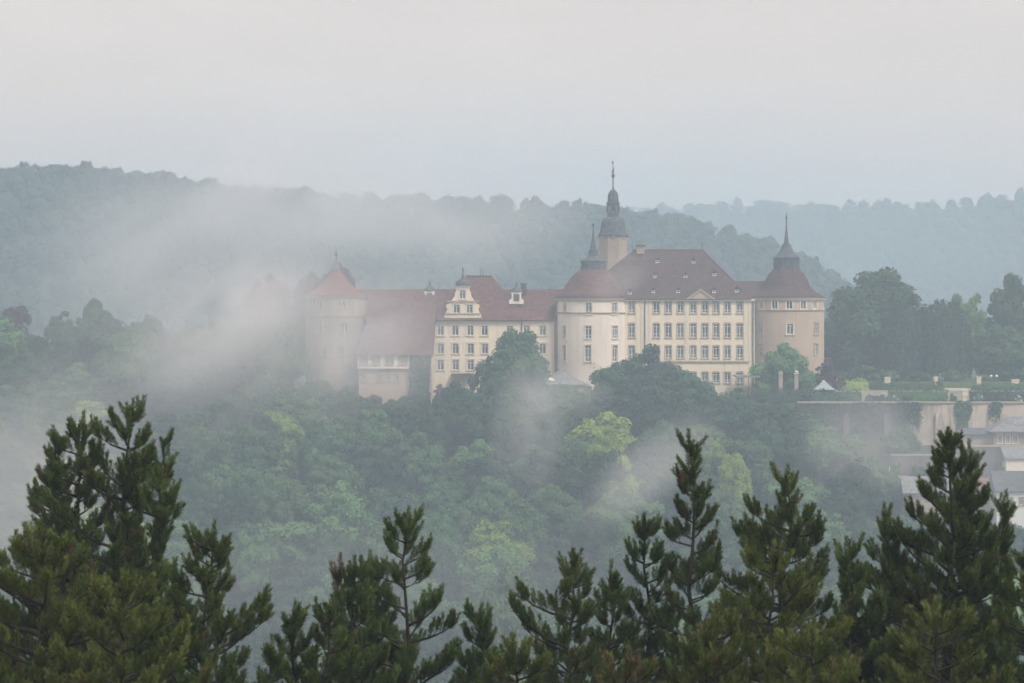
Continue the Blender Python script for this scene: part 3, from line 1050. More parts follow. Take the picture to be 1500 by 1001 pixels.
for px in (926, 1028.5):
    mb = MB()
    mb.tube([(X(px, yr), yr, Z(367, yr)), (X(px, yr), yr, Z(353, yr))], [0.07, 0.04], 5)
    mb.build('lightning_rod', M['iron'], t)

# ------------------------------------------------------------------ right corner tower
t, cx, r = corner_tower('corner_tower', 'ochre round corner tower at the right end of the castle, beside the garden', 1152, 604.0, 55.0, M['ochre'],
                        [(1112.5, 445.5, 0.95, 1.9, 'cross_light'), (1130.5, 445.5, 1.1, 1.9, 'cross_light'), (1151.5, 445.5, 1.15, 1.9, 'cross_light'), (1172, 445.5, 1.1, 1.9, 'cross_light'),
                         (1189.5, 445.5, 1.0, 1.9, 'cross_light'), (1203, 445.5, 0.75, 1.9, 'cross_light'), (1111, 482, 1.1, 2.0, 'cross'), (1152.5, 482, 1.25, 2.0, 'cross_light'), (1192.5, 482, 1.1, 2.0, 'cross'),
                         (1111, 513, 1.0, 2.0, 'cross'), (1192, 512, 1.0, 2.0, 'cross')],
                        [(56.6, 437.6), (58, 436), (49, 431.6), (41, 427), (35.5, 420.5), (32.5, 414), (29.5, 407), (25.5, 401), (21, 396.5), (20, 395)],
                        (18.8, 397.5, 378),
                        [(20.8, 378.6), (20.6, 377.4), (16.5, 373.8), (11.8, 369.4), (8.8, 364.6), (7.4, 360.4), (6.9, 358.8), (4.2, 357.4), (3.3, 352), (1.9, 341), (1.1, 333), (0.6, 325)],
                        BASE, 437.0, 453.5, M['tile_dark'])
finial(t, cx, 604.0, Z(327, 604), Z(312, 604), 0.24)

# ------------------------------------------------------------------ leaves
def leaf_quads(rng, cen, out, size, flat=0.55):
    """Leaf-sized quads at points cen, facing roughly along out."""
    n = len(cen)
    nor = out + rng.normal(0, flat, (n, 3))
    nor /= np.linalg.norm(nor, axis=1, keepdims=True) + 1e-9
    ref = rng.normal(0, 1, (n, 3))
    a = np.cross(nor, ref)
    a /= np.linalg.norm(a, axis=1, keepdims=True) + 1e-9
    b = np.cross(nor, a)
    s = size * rng.uniform(0.55, 1.25, (n, 1))
    e = rng.uniform(0.5, 0.9, (n, 1))
    v = np.stack([cen - a * s, cen - b * s * e, cen + a * s, cen + b * s * e], 1).reshape(-1, 3)
    q = np.arange(n * 4).reshape(-1, 4)
    return v, q


def ico(sub=1):
    t_ = (1 + 5 ** 0.5) / 2
    v = [(-1, t_, 0), (1, t_, 0), (-1, -t_, 0), (1, -t_, 0), (0, -1, t_), (0, 1, t_), (0, -1, -t_), (0, 1, -t_), (t_, 0, -1), (t_, 0, 1), (-t_, 0, -1), (-t_, 0, 1)]
    f = [(0, 11, 5), (0, 5, 1), (0, 1, 7), (0, 7, 10), (0, 10, 11), (1, 5, 9), (5, 11, 4), (11, 10, 2), (10, 7, 6), (7, 1, 8), (3, 9, 4), (3, 4, 2), (3, 2, 6), (3, 6, 8), (3, 8, 9), (4, 9, 5), (2, 4, 11), (6, 2, 10), (8, 6, 7), (9, 8, 1)]
    v = [Vector(p).normalized() for p in v]
    for _ in range(sub):
        nf, cache = [], {}

        def mid(i, j):
            k = (min(i, j), max(i, j))
            if k not in cache:
                v.append(((v[i] + v[j]) / 2).normalized())
                cache[k] = len(v) - 1
            return cache[k]
        for a, b, c in f:
            x, y, z = mid(a, b), mid(b, c), mid(c, a)
            nf += [(a, x, z), (b, y, x), (c, z, y), (x, y, z)]
        f = nf
    return np.array([tuple(p) for p in v]), np.array(f)


ICO_V, ICO_F = ico(1)


def crown_geo(seed, w=9.0, h=10.0, z0=2.5, nclump=26, leaves=150, leaf=0.34, core=0.66, top=0.5, jag=0.25, spread=(0.45, 0.82)):
    """A broadleaf crown as numpy geometry: leaf clumps round a lumpy dome, each with a dark twiggy core. Base of the tree at z = 0."""
    rng = np.random.default_rng(seed)
    R = w / 2
    cs, rs = [], []
    tries = 0
    while len(cs) < nclump and tries < 4000:
        tries += 1
        dvec = rng.normal(0, 1, 3)
        dvec /= np.linalg.norm(dvec)
        rad = rng.uniform(*spread) * (1 + rng.uniform(-jag, jag) * 0.6)
        t = dvec * rad
        if t[2] < -0.75:
            continue
        squeeze = 1.0 - top * max(t[2], 0) ** 1.5
        p = np.array([t[0] * R * squeeze, t[1] * R * squeeze, z0 + h * 0.5 + t[2] * h * 0.5])
        r = rng.uniform(0.15, 0.31) * R * (1.15 - 0.35 * max(t[2], 0))
        if any(np.linalg.norm(p - c) < 0.62 * (r + q_) * 0.75 for c, q_ in zip(cs, rs)):
            continue
        cs.append(p)
        rs.append(r)
    V, Q, T, n = [], [], [], 0
    mid = np.array([0, 0, z0 + h * 0.42])
    for c, r in zip(cs, rs):
        m = int(leaves * (r / (0.25 * R)) ** 2)
        dirs = rng.normal(0, 1, (m, 3))
        dirs /= np.linalg.norm(dirs, axis=1, keepdims=True)
        o = (c - mid) / (np.linalg.norm(c - mid) + 1e-6)
        keep = dirs @ o > -0.45
        dirs = dirs[keep]
        rr = r * rng.uniform(0.72, 1.1, (len(dirs), 1))
        pts = c + dirs * rr * np.array([1.05, 1.05, 0.82])
        out = dirs + np.array([0, 0, 0.5])
        v, qd = leaf_quads(rng, pts, out, leaf)
        V.append(v)
        Q.append(qd + n)
        n += len(v)
        cv = ICO_V * (r * core) * (1 + rng.uniform(-0.15, 0.15, (len(ICO_V), 1))) * np.array([1.05, 1.05, 0.82]) + c
        V.append(cv)
        T.append(ICO_F + n)
        n += len(cv)
    cv = ICO_V * np.array([R * 0.5, R * 0.5, h * 0.33]) + mid
    V.append(cv)
    T.append(ICO_F + n)
    return np.concatenate(V), np.concatenate(Q), np.concatenate(T)


def trunk_mesh(seed, hgt=7.0, r=0.32, limbs=5, mat=None):
    rng = random.Random(seed)
    mb = MB()
    pts = [(0, 0, -1.0), (0.05, 0, hgt * 0.3), (rng.uniform(-.2, .2), rng.uniform(-.2, .2), hgt * 0.65), (rng.uniform(-.4, .4), rng.uniform(-.4, .4), hgt)]
    mb.tube(pts, [r * 1.25, r, r * 0.75, r * 0.35], 8)
    for i in range(limbs):
        a = 2 * PI * i / limbs + rng.uniform(-.4, .4)
        z0 = hgt * rng.uniform(0.32, 0.7)
        L = hgt * rng.uniform(0.3, 0.5)
        mb.tube([(0, 0, z0), (math.cos(a) * L * 0.5, math.sin(a) * L * 0.5, z0 + L * 0.35), (math.cos(a) * L * 0.9, math.sin(a) * L * 0.9, z0 + L * 0.85)], [r * 0.45, r * 0.3, r * 0.12], 6)
    me = bpy.data.meshes.new('trunk')
    me.from_pydata(mb.v, [], mb.f)
    me.materials.append(mat or M['bark'])
    return me


# ------------------------------------------------------------------ garden terraces on the right
TX0, TX1 = X(1105, 590), 150.0
for nm, lab, y0, y1, zt, mat in (('lawn', 'lower garden terrace lawn behind the retaining wall', 585.9, 603.5, -20.5, 'lawn'), ('gravel_terrace', 'middle garden terrace of pale gravel', 603.5, 619, -18.6, 'gravel'),
                                 ('upper_lawn', 'upper lawn under the park trees', 619, 690, -17.4, 'lawn')):
    mb = MB()
    mb.box(TX0 if nm == 'lawn' else X(1212, 605), TX1, y0 + 0.004, y1, -36, zt)
    tag(mb.build(nm, M[mat]), lab, 'terrace', kind='structure')

t = thing('retaining_wall', (X(1380, 585), 585, -31), 'long stained masonry retaining wall holding up the castle garden', 'retaining wall')
mb = MB()
x0, x1 = X(1168, 585), 130.0
n = 60
vs, fs = [], []
rngw = random.Random(3)
for i in range(n + 1):
    x = x0 + (x1 - x0) * i / n
    for z in (-34, -29, -26, -23, -20.4):
        vs.append((x, 585.0 + rngw.uniform(-0.1, 0.1), z))
for i in range(n):
    for k in range(4):
        a = i * 5 + k
        fs.append((a, a + 5, a + 6, a + 1))
mb.add(vs, fs)
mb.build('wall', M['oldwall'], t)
mb = MB()
mb.box(x0, x1, 584.75, 585.9, -20.38, -20.1)
mb.build('coping', M['trim'], t)
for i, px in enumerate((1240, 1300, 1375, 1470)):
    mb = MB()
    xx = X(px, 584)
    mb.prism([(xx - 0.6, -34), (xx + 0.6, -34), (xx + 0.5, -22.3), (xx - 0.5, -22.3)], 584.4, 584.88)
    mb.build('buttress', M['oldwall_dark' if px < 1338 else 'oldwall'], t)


def hedge(label, px0, px1, py_top, y, zb, deep=1.4, mat='leaf_mid', name='hedge', seed=0, n=None, rough=0.0):
    rng = np.random.default_rng(seed)
    x0, x1, zt = X(px0, y), X(px1, y), Z(py_top, y)
    rough = rough or 0.22
    n = n or int((x1 - x0) * 70)
    face = rng.integers(0, 3, n)
    p = np.stack([rng.uniform(x0, x1, n), np.where(face == 0, y, rng.uniform(y, y + deep, n)), np.where(face == 1, zt, rng.uniform(zb, zt, n))], 1)
    p[:, 2] += rough * np.sin(p[:, 0] * 1.7 + seed) * (p[:, 2] - zb) / max(zt - zb, 0.1)
    p += rng.normal(0, 0.13, p.shape)
    out = np.stack([np.zeros(n), np.where(face == 0, -1.0, -0.2), np.where(face == 1, 1.0, 0.3)], 1)
    v, q_ = leaf_quads(rng, p, out, 0.2)
    zt -= 0.25
    bx = np.array([(x0, y + .1, zb), (x1, y + .1, zb), (x1, y + deep, zb), (x0, y + deep, zb), (x0, y + .1, zt - .1), (x1, y + .1, zt - .1), (x1, y + deep, zt - .1), (x0, y + deep, zt - .1)])
    q2 = np.array([(4, 5, 6, 7), (0, 1, 5, 4), (1, 2, 6, 5), (2, 3, 7, 6), (3, 0, 4, 7)]) + len(v)
    return tag(link(name, np_mesh(name, np.concatenate([v, bx]), quads=np.concatenate([q_, q2]), mat=M[mat])), label, 'hedge')


hedge('bright yellow green hedge beside the white garden pavilion', 1226, 1272, 557.5, 604.5, -18.6, 2.2, 'leaf_lime', seed=1, rough=0.3)
hedge('long clipped hedge along the middle terrace under the dark park trees', 1274, 1382, 562, 604.2, -18.6, 1.2, 'leaf_mid', seed=2)
hedge('clipped hedge at the right end of the middle terrace', 1424, 1540, 563, 604.2, -18.6, 1.2, 'leaf_mid', seed=3)
hedge('low hedge on top of the retaining wall, left of the flowering bush', 1100, 1262, 572, 587.0, -20.5, 1.2, 'leaf_dark', seed=4, rough=0.15)
hedge('low hedge on top of the retaining wall between the white bush and the cone tree', 1302, 1388, 571, 587.2, -20.5, 1.2, 'leaf_mid', seed=5, rough=0.15)
hedge('low hedge on top of the retaining wall at the right edge', 1421, 1530, 571, 587.2, -20.5, 1.2, 'leaf_dark', seed=6, rough=0.15)


def bush(label, px, py_top, wpx, y, zb, mat, seed, leaf=0.2, name='bush', cat='bush', cone=0.3, n=16, flowers=None):
    w = wpx * K * y
    h = Z(py_top, y) - zb
    v, q_, tr = crown_geo(seed, w=w, h=h * 0.98, z0=0.0, nclump=n, leaves=90, leaf=leaf, top=cone)
    root = thing(name, (X(px, y), y + w * 0.3, zb), label, cat)
    link('foliage', np_mesh('foliage', v, quads=q_, tris=tr, mat=M[mat]), root)
    mb = MB()
    mb.tube([(root.location.x, root.location.y, zb - 0.3), (root.location.x, root.location.y, zb + h * 0.6)], [0.1, 0.05], 6)
    mb.build('stem', M['bark'], root)
    if flowers:
        rng = np.random.default_rng(seed)
        sel = rng.choice(len(q_), min(flowers, len(q_)), replace=False)
        c = v[q_[sel]].mean(1)
        o = c - np.array([0, 0, h * 0.4])
        o /= np.linalg.norm(o, axis=1, keepdims=True)
        fv, fq = leaf_quads(rng, c + o * 0.12, o, 0.17)
        link('blossom', np_mesh('blossom', fv, quads=fq, mat=M['white']), root)
    return root


bush('round bush covered in white blossom on the lower garden terrace', 1293, 575, 17, 588.5, -20.5, 'leaf_mid', 11, flowers=160)
bush('small round bush left of the white flowering bush', 1274, 578, 13, 588.5, -20.5, 'leaf_mid', 12)
bush('purple leaved bush at the foot of the right corner tower', 1214, 518, 52, 594.0, -20.5, 'leaf_copper', 13, leaf=0.26, n=24)
bush('dark cone shaped yew on top of the retaining wall', 1360, 566, 22, 588.0, -20.5, 'leaf_dark', 14, cone=0.8)
bush('rounded shrub under the left side of the dark park trees', 1268, 533, 46, 622, -17.4, 'leaf_mid', 15, n=22)
bush('reddish shrub in front of the middle wing', 643, 551, 22, 600.3, -23, 'leaf_copper', 16)
for i_, (px, pt, w, lab) in enumerate(((1240, 540, 40, 'low shrub between the purple bush and the park trees'), (1302, 541, 40, 'dark shrub under the large round park tree'), (1345, 544, 44, 'low shrub under the two weeping trees'),
                                       (1398, 543, 46, 'low shrub at the right foot of the larger weeping tree'), (1478, 541, 48, 'dark shrub under the tall tree at the right edge'), (1508, 538, 44, 'shrub in the right corner of the garden'))):
    bush(lab, px, pt, w, 621, -17.4, ('leaf_dark', 'leaf_mid')[i_ % 2], 40 + i_)
bush('pale grey shrub under the park trees near the lamp', 1444, 549, 20, 622, -17.4, 'leaf_pale', 17)
bush('rounded bush growing against the foot of the retaining wall', 1318, 626, 62, 576, -30, 'leaf_mid', 18, leaf=0.28, n=30)
for px, pt, w_, y, lab, mat in ((1312, 668, 40, 568, 'scrub before the left end of the low ruined wall', 'leaf_mid'), (1350, 674, 46, 568, 'dark scrub before the middle of the low ruined wall', 'leaf_dark'), (1384, 664, 36, 568, 'scrub at the right end of the low ruined wall', 'leaf_mid'),
                                (1290, 690, 44, 560, 'dark scrub around the short rubble wall', 'leaf_dark'), (1425, 660, 34, 568, 'scrub below the long low shed', 'leaf_mid'), (1470, 662, 30, 567, 'pale scrub in front of the dark house', 'leaf_pale')):
    bush(lab, px, pt, w_, y, th(X(px, y), y) - 0.5, mat, int(px), leaf=0.26, name='scrub_bush', n=22)
bush('leafy bush left of the garden lawn, over the wall end', 1195, 598, 50, 580, -30, 'leaf_mid', 19, leaf=0.28, n=26)

BL = (('leaf_pale', 'pale'), ('leaf_mid', 'mid green'), ('leaf_dark', 'dark'), ('leaf_copper', 'purple'))
for i_, (px, wp, pt, k_, where) in enumerate(((1118, 16, 578, 1, 'left of the gate pillars'), (1182, 18, 576, 2, 'right of the gate pillars'), (1232, 14, 579, 1, 'right of the white pavilion'), (1252, 15, 577, 0, 'at the left end of the bare wall top'),
                                              (1283, 13, 578, 2, 'just left of the white flowering bush'), (1312, 15, 577, 0, 'right of the white flowering bush'), (1330, 16, 579, 3, 'left of the cone shaped yew'), (1378, 14, 578, 1, 'right of the cone shaped yew'),
                                              (1396, 13, 576, 2, 'beside the bright pedestal on the wall top'), (1434, 16, 577, 0, 'right of the hanging ivy'), (1452, 14, 579, 3, 'right of the pale bush by the ivy'), (1470, 17, 576, 1, 'near the right end of the wall top'), (1492, 15, 578, 0, 'at the right edge of the wall top'))):
    bush(f'small {BL[k_][1]} bush on the wall top {where}', px, pt, wp, 586.4, -20.5, BL[k_][0], 60 + i_, leaf=0.15, name='small_bush', flowers=(40 if i_ in (5, 9, 12) else None))

# ivy down the wall
rng = np.random.default_rng(8)
n = 1500
pz = rng.uniform(-29.5, -20.0, n)
px_ = X(1410, 585) + rng.uniform(-1, 1, n) * (1.35 + 0.35 * np.sin(pz * 1.1))
v, q_ = leaf_quads(rng, np.stack([px_, 584.75 + rng.normal(0, 0.08, n), pz], 1), np.tile([0, -1.0, 0.3], (n, 1)), 0.24)
tag(link('ivy', np_mesh('ivy', v, quads=q_, mat=M['leaf_mid'])), 'green column of ivy hanging down the stained retaining wall', 'ivy')
n = 2200
pz = rng.uniform(-30, -20.4, n)
keep = rng.uniform(0, 1, n) < np.clip(0.95 - 0.05 * (pz + 30), 0.3, 1)
px_ = X(1205, 585) + rng.normal(0, 3.2, n)
v, q_ = leaf_quads(rng, np.stack([px_, 584.7 + rng.normal(0, 0.1, n), pz], 1)[keep], np.tile([0, -1.0, 0.3], (int(keep.sum()), 1)), 0.24)
tag(link('ivy', np_mesh('ivy', v, quads=q_, mat=M['leaf_dark'])), 'dark straggling ivy over the left end of the retaining wall', 'ivy')
for pxi, wid_, low_, lab in ((1268, 2.4, -25.5, 'short fringe of ivy hanging from the blackened part of the retaining wall'), (1322, 1.6, -24.0, 'small tuft of ivy over the coping below the cone shaped yew'), (1458, 1.0, -23.0, 'ivy spilling over the pale wall above the dark house'), (1336, 1.6, -24.5, 'ragged ivy patch at the edge of the blackened wall stretch')):
    n = int(420 * wid_)
    pz = -20.2 - np.abs(rng.normal(0, 0.5, n)) * (-20.2 - low_)
    v, q_ = leaf_quads(rng, np.stack([X(pxi, 585) + rng.normal(0, wid_ * 0.6, n), 584.72 + rng.normal(0, 0.1, n), pz], 1), np.tile([0, -1.0, 0.3], (n, 1)), 0.2)
    tag(link('ivy', np_mesh('ivy', v, quads=q_, mat=M['leaf_dark'])), lab, 'ivy')
n = 1500
v, q_ = leaf_quads(rng, np.stack([rng.uniform(X(600, 591), X(630, 591), n), 590.75 + rng.normal(0, 0.12, n), rng.uniform(-22, Z(519, 591), n)], 1), np.tile([0, -1.0, 0.3], (n, 1)), 0.3)
tag(link('ivy', np_mesh('ivy', v, quads=q_, mat=M['leaf_dark'])), 'dark ivy covering the wall between the timbered house and the middle wing', 'ivy')

# pavilion
d = 590.0
t = thing('garden_pavilion', (X(1208, d), d + 1.8, -20.5), 'small white garden pavilion with a pyramid roof on slim posts', 'pavilion')
cx, cyy = X(1208, d), d + 1.8
mb = MB()
mb.lathe([(2.75, Z(572, d)), (2.8, Z(571, d)), (1.3, Z(564.5, d)), (0.1, Z(557, d))], 4, cx, cyy, ph=PI / 4)
mb.build('roof', M['zinc'], t)
for sx in (-1, 1):
    for sy in (-1, 1):
        mb = MB()
        mb.tube([(cx + sx * 1.75, cyy + sy * 1.6, -20.5), (cx + sx * 1.75, cyy + sy * 1.6, Z(572, d))], [0.08, 0.08], 6)
        mb.build('post', M['white'], t)

# garden pedestals
for px, py0, py1, wp, y, zb, lab in ((1300, 552.5, 563, 8, 606, -18.6, 'pale grey stone pedestal left of the long clipped hedge end'), (1371, 552, 563, 5, 606, -18.6, 'slim cream stone pedestal below the weeping tree'),
                                     (1434, 552, 562, 6, 606, -18.6, 'cream stone pedestal right of the weeping tree'), (1413, 571, 580, 8, 588, -20.5, 'bright cream stone pedestal on the wall top above the ivy'),
                                     (1487, 556, 562, 10, 606, -18.6, 'broad cream stone pedestal near the right edge of the garden')):
    t = thing('pedestal', (X(px, y), y, zb), lab, 'pedestal', 'stone pedestals in the castle garden')
    mb = MB()
    w = wp * K * y / 2
    zt, zl = Z(py0, y), Z(py1, y)
    mb.box(X(px, y) - w, X(px, y) + w, y - w, y + w, zl, zt - 0.2)
    mb.box(X(px, y) - w * 0.75, X(px, y) + w * 0.75, y - w * 0.75, y + w * 0.75, zb, zl)
    mb.build('shaft', M['trim_light'], t)
    mb = MB()
    mb.box(X(px, y) - w - 0.1, X(px, y) + w + 0.1, y - w - 0.1, y + w + 0.1, zt - 0.197, zt)
    mb.build('cap', M['trim_light'], t)
for px, lab in ((1143.5, 'left of two tall stone gate pillars in front of the bright green tree'), (1166.5, 'right of two tall stone gate pillars in front of the bright green tree')):
    y = 588.5
    t = thing('gate_pillar', (X(px, y), y, -21), lab, 'gate pillar', 'gate pillars by the corner tower')
    mb = MB()
    w = 0.34
    mb.box(X(px, y) - w, X(px, y) + w, y - w, y + w, -22, Z(548, y))
    mb.build('shaft', M['stone'], t)
    mb = MB()
    mb.box(X(px, y) - w - .12, X(px, y) + w + .12, y - w - .12, y + w + .12, Z(548, y) + 0.003, Z(546.8, y))
    mb.lathe([(0.15, Z(546.8, y)), (0.38, Z(545.4, y)), (0.38, Z(544, y)), (0.1, Z(543, y))], 10, X(px, y), y)
    mb.build('cap', M['trim_light'], t)
t = thing('terrace_awning', (X(1095, 590), 590, -21), 'flat grey awning over the terrace at the foot of the palace', 'awning')
mb = MB()
mb.box(X(1078, 591), X(1112, 591), 588.5, 598.8, Z(553, 590), Z(551, 590))
mb.build('roof', M['grey_roof'], t)
for px in (1080, 1095, 1110):
    mb = MB()
    mb.tube([(X(px, 591), 588.8, -24), (X(px, 591), 588.8, Z(553, 590))], [0.07, 0.07], 6)
    mb.build('post', M['iron'], t)
t = thing('tent_roof', (X(822, 594), 594, -24), 'grey conical tent roof at the foot of the pale pink tower', 'tent')
mb = MB()
mb.lathe([(5.2, Z(564, 594)), (5.1, Z(562.5, 594)), (3.4, Z(557.5, 594)), (1.7, Z(550, 594)), (0.2, Z(541, 594))], 12, X(822, 594), 594.5)
mb.build('roof', M['grey_roof'], t)
mb = MB()
mb.lathe([(4.7, -25), (4.7, Z(563, 594))], 12, X(822, 594), 594.5)
mb.build('wall', M['stone'], t)
t = thing('parasol', (X(801, 588), 588, -23), 'white square parasol in front of the grey tent roof', 'parasol')
mb = MB()
mb.lathe([(1.75, Z(558, 588)), (1.8, Z(557, 588)), (0.15, Z(550, 588))], 4, X(801, 588), 588, ph=0.5)
mb.build('canopy', M['white'], t)
mb = MB()
mb.tube([(X(801, 588), 588, -25), (X(801, 588), 588, Z(550, 588))], [0.05, 0.05], 6)
mb.build('pole', M['wood'], t)
t = thing('garden_lamp', (X(1456, 612), 612, -18.6), 'slim garden lamp post with two white globes', 'lamp')
mb = MB()
mb.tube([(X(1456, 612), 612, -18.6), (X(1456, 612), 612, Z(552, 612)), ], [0.06, 0.05], 6)
mb.tube([(X(1451.5, 612), 612, Z(553, 612)), (X(1460.5, 612), 612, Z(553, 612))], [0.04, 0.04], 6)
mb.build('post', M['iron'], t)
for px in (1452, 1460):
    mb = MB()
    mb.lathe([(0.05, Z(553, 612)), (0.24, Z(552, 612)), (0.26, Z(550.5, 612)), (0.05, Z(549, 612))], 10, X(px, 612), 612)
    mb.build('globe', M['white'], t, smooth=True)


# ------------------------------------------------------------------ houses below the garden
def house(name, label, cat, px0, px1, d, deep, py_base, py_eave, py_ridge, wall_m, roof_m, wins=(), hip=0.0, over=0.4):
    zb, ze = Z(py_base, d) - 3.0, Z(py_eave, d)
    yr = d + deep / 2
    t = thing(name, ((X(px0, d) + X(px1, d)) / 2, d + deep / 2, zb), label, cat)
    flat_front(t, M[wall_m], px0, px1, d, zb, ze, wins, d + deep)
    mb = MB()
    x0, x1 = X(px0, d), X(px1, d)
    hip_roof(mb, x0, x1, d, d + deep, ze, x0 + hip - (0.4 if not hip else 0), x1 - hip + (0.4 if not hip else 0), yr, Z(py_ridge, yr), over=over)
    mb.build('roof', M[roof_m], t)
    return t


house('garden_house', 'dark house with a low grey hip roof and pale doors under the garden wall', 'house', 1456, 1560, 575, 8, 652, 632, 610, 'stone', 'grey_roof',
      [(1465, 643, 6, 13, 'light_thin'), (1476.5, 643, 6, 13, 'light_thin'), (1487, 643, 6, 13, 'light_thin')], hip=3.5, over=0.9)
house('shed', 'long low grey roofed shed against the retaining wall left of the dark house', 'shed', 1402, 1456, 577, 5, 648, 636, 627, 'stone', 'slate', (), hip=1.5, over=0.5)
t = house('old_barn', 'old barn with a pale corrugated roof half hidden by the big right pine', 'barn', 1326, 1420, 556, 8, 735, 722, 698, 'stone', 'grey_roof', [(1345, 729, 5, 8, 'thin')], over=0.5)
house('small_house', 'small house with a faded red tile roof at the right below the cream wall', 'house', 1424, 1462, 560, 6, 735, 716, 700, 'ochre', 'tile_red', [(1440, 724, 5, 9, 'thin_cross')], over=0.4)
house('cream_house', 'cream walled house under a grey roof at the right edge', 'house', 1474, 1560, 565, 8, 700, 672, 655, 'pale', 'grey_roof', (), over=0.3)
house('lower_house', 'white house with a slate roof lowest on the right slope', 'house', 1460, 1560, 552, 8, 750, 720, 690, 'white', 'slate', [(1480, 735, 6, 10, 'thin_cross'), (1496, 735, 6, 10, 'thin_cross')], over=0.4)
for nm, lab, px0, px1, d, pt, pb in (('terrace_wall', 'low ruined terrace wall with a pale coping below the rounded bush', 1306, 1390, 571, 668, 684), ('terrace_wall', 'dark terrace wall under the long shed at the right', 1400, 1560, 570, 655, 690),
                                     ('terrace_wall', 'short rubble wall low on the right slope beside the white pole', 1276, 1330, 562, 700, 725)):
    t = thing(nm, ((X(px0, d) + X(px1, d)) / 2, d, Z(pb, d) - 2), lab, 'wall')
    mb = MB()
    mb.box(X(px0, d), X(px1, d), d, d + 0.8, Z(pb, d) - 3, Z(pt, d))
    mb.build('wall', M['oldwall_dark'], t)
    mb = MB()
    mb.box(X(px0, d) - 0.1, X(px1, d) + 0.1, d - 0.12, d + 0.9, Z(pt, d) + 0.003, Z(pt, d) + 0.28)
    mb.build('coping', M['trim'], t)
mb = MB()
mb.tube([(X(1301, 566), 566, Z(715, 566)), (X(1303, 566), 566, Z(683, 566))], [0.1, 0.07], 8)
tag(mb.build('white_pole', M['white']), 'slim white pole standing in the shrubs on the right slope', 'pole')

# ------------------------------------------------------------------ broadleaf trees
CROWNS = {}
TRUNKS = [trunk_mesh(i, 7.5, 0.3) for i in range(3)]


def crown_variant(i, mat):
    key = (i, mat)
    if key not in CROWNS:
        base = CROWNS.get(i)
        if base is None:
            prm = [dict(w=9, h=9.5, nclump=40, top=0.3), dict(w=9, h=11, nclump=44, top=0.4), dict(w=9, h=8.5, nclump=38, top=0.2), dict(w=9, h=10, nclump=44, jag=0.4, top=0.3), dict(w=9, h=9, nclump=34, jag=0.5, top=0.3),
                   dict(w=9, h=12, nclump=44, top=0.55), dict(w=9, h=9.5, nclump=40, jag=0.45, top=0.3), dict(w=9, h=8.8, nclump=42, top=0.2),
                   dict(w=9, h=11, nclump=64, top=0.22, z0=-0.6, spread=(0.55, 0.8)), dict(w=9, h=11, nclump=60, top=0.3, z0=-0.6, jag=0.4)][i]
            base = CROWNS[i] = crown_geo(100 + i, z0=prm.pop('z0', 1.3), leaves=330, leaf=0.2, **prm)
        CROWNS[key] = np_mesh('crown', base[0], quads=base[1], tris=base[2], mat=M[mat])
    return CROWNS[key]


CROWN_TOP = {}
TREES = []


def plant_tree(label, px, py_top, wpx, d, mat, var, group='trees of the castle wood', rot=0.0, cat='tree', ground=None, name='broadleaf_tree', fat=1.0, squat=True):
    """A broadleaf tree with its top and width read at distance d."""
    x = X(px, d)
    g = th(x, d) if ground is None else ground
    me = crown_variant(var, mat)
    if var not in CROWN_TOP:
        CROWN_TOP[var] = (max(v.co.z for v in me.vertices), 2 * np.percentile([abs(v.co.x) for v in me.vertices], 98))
    top, wid = CROWN_TOP[var]
    sz = max((Z(py_top, d) - g) / top, 0.25)
    sw = wpx * K * d / wid
    t = thing(name, (x, d, g), label, cat, group, rot)
    c = link('crown', me, t)
    cz = min(sz, 1.6 * sw) if squat else sz          # a narrow tree on a tall stem keeps a round crown
    c.scale = (sw, sw * fat, cz)
    c.location = (0, 0, (sz - cz) * top)
    tr = link('trunk', TRUNKS[var % 3], t)
    tr.scale = (max(sw, 0.6), max(sw, 0.6), sz)
    return t


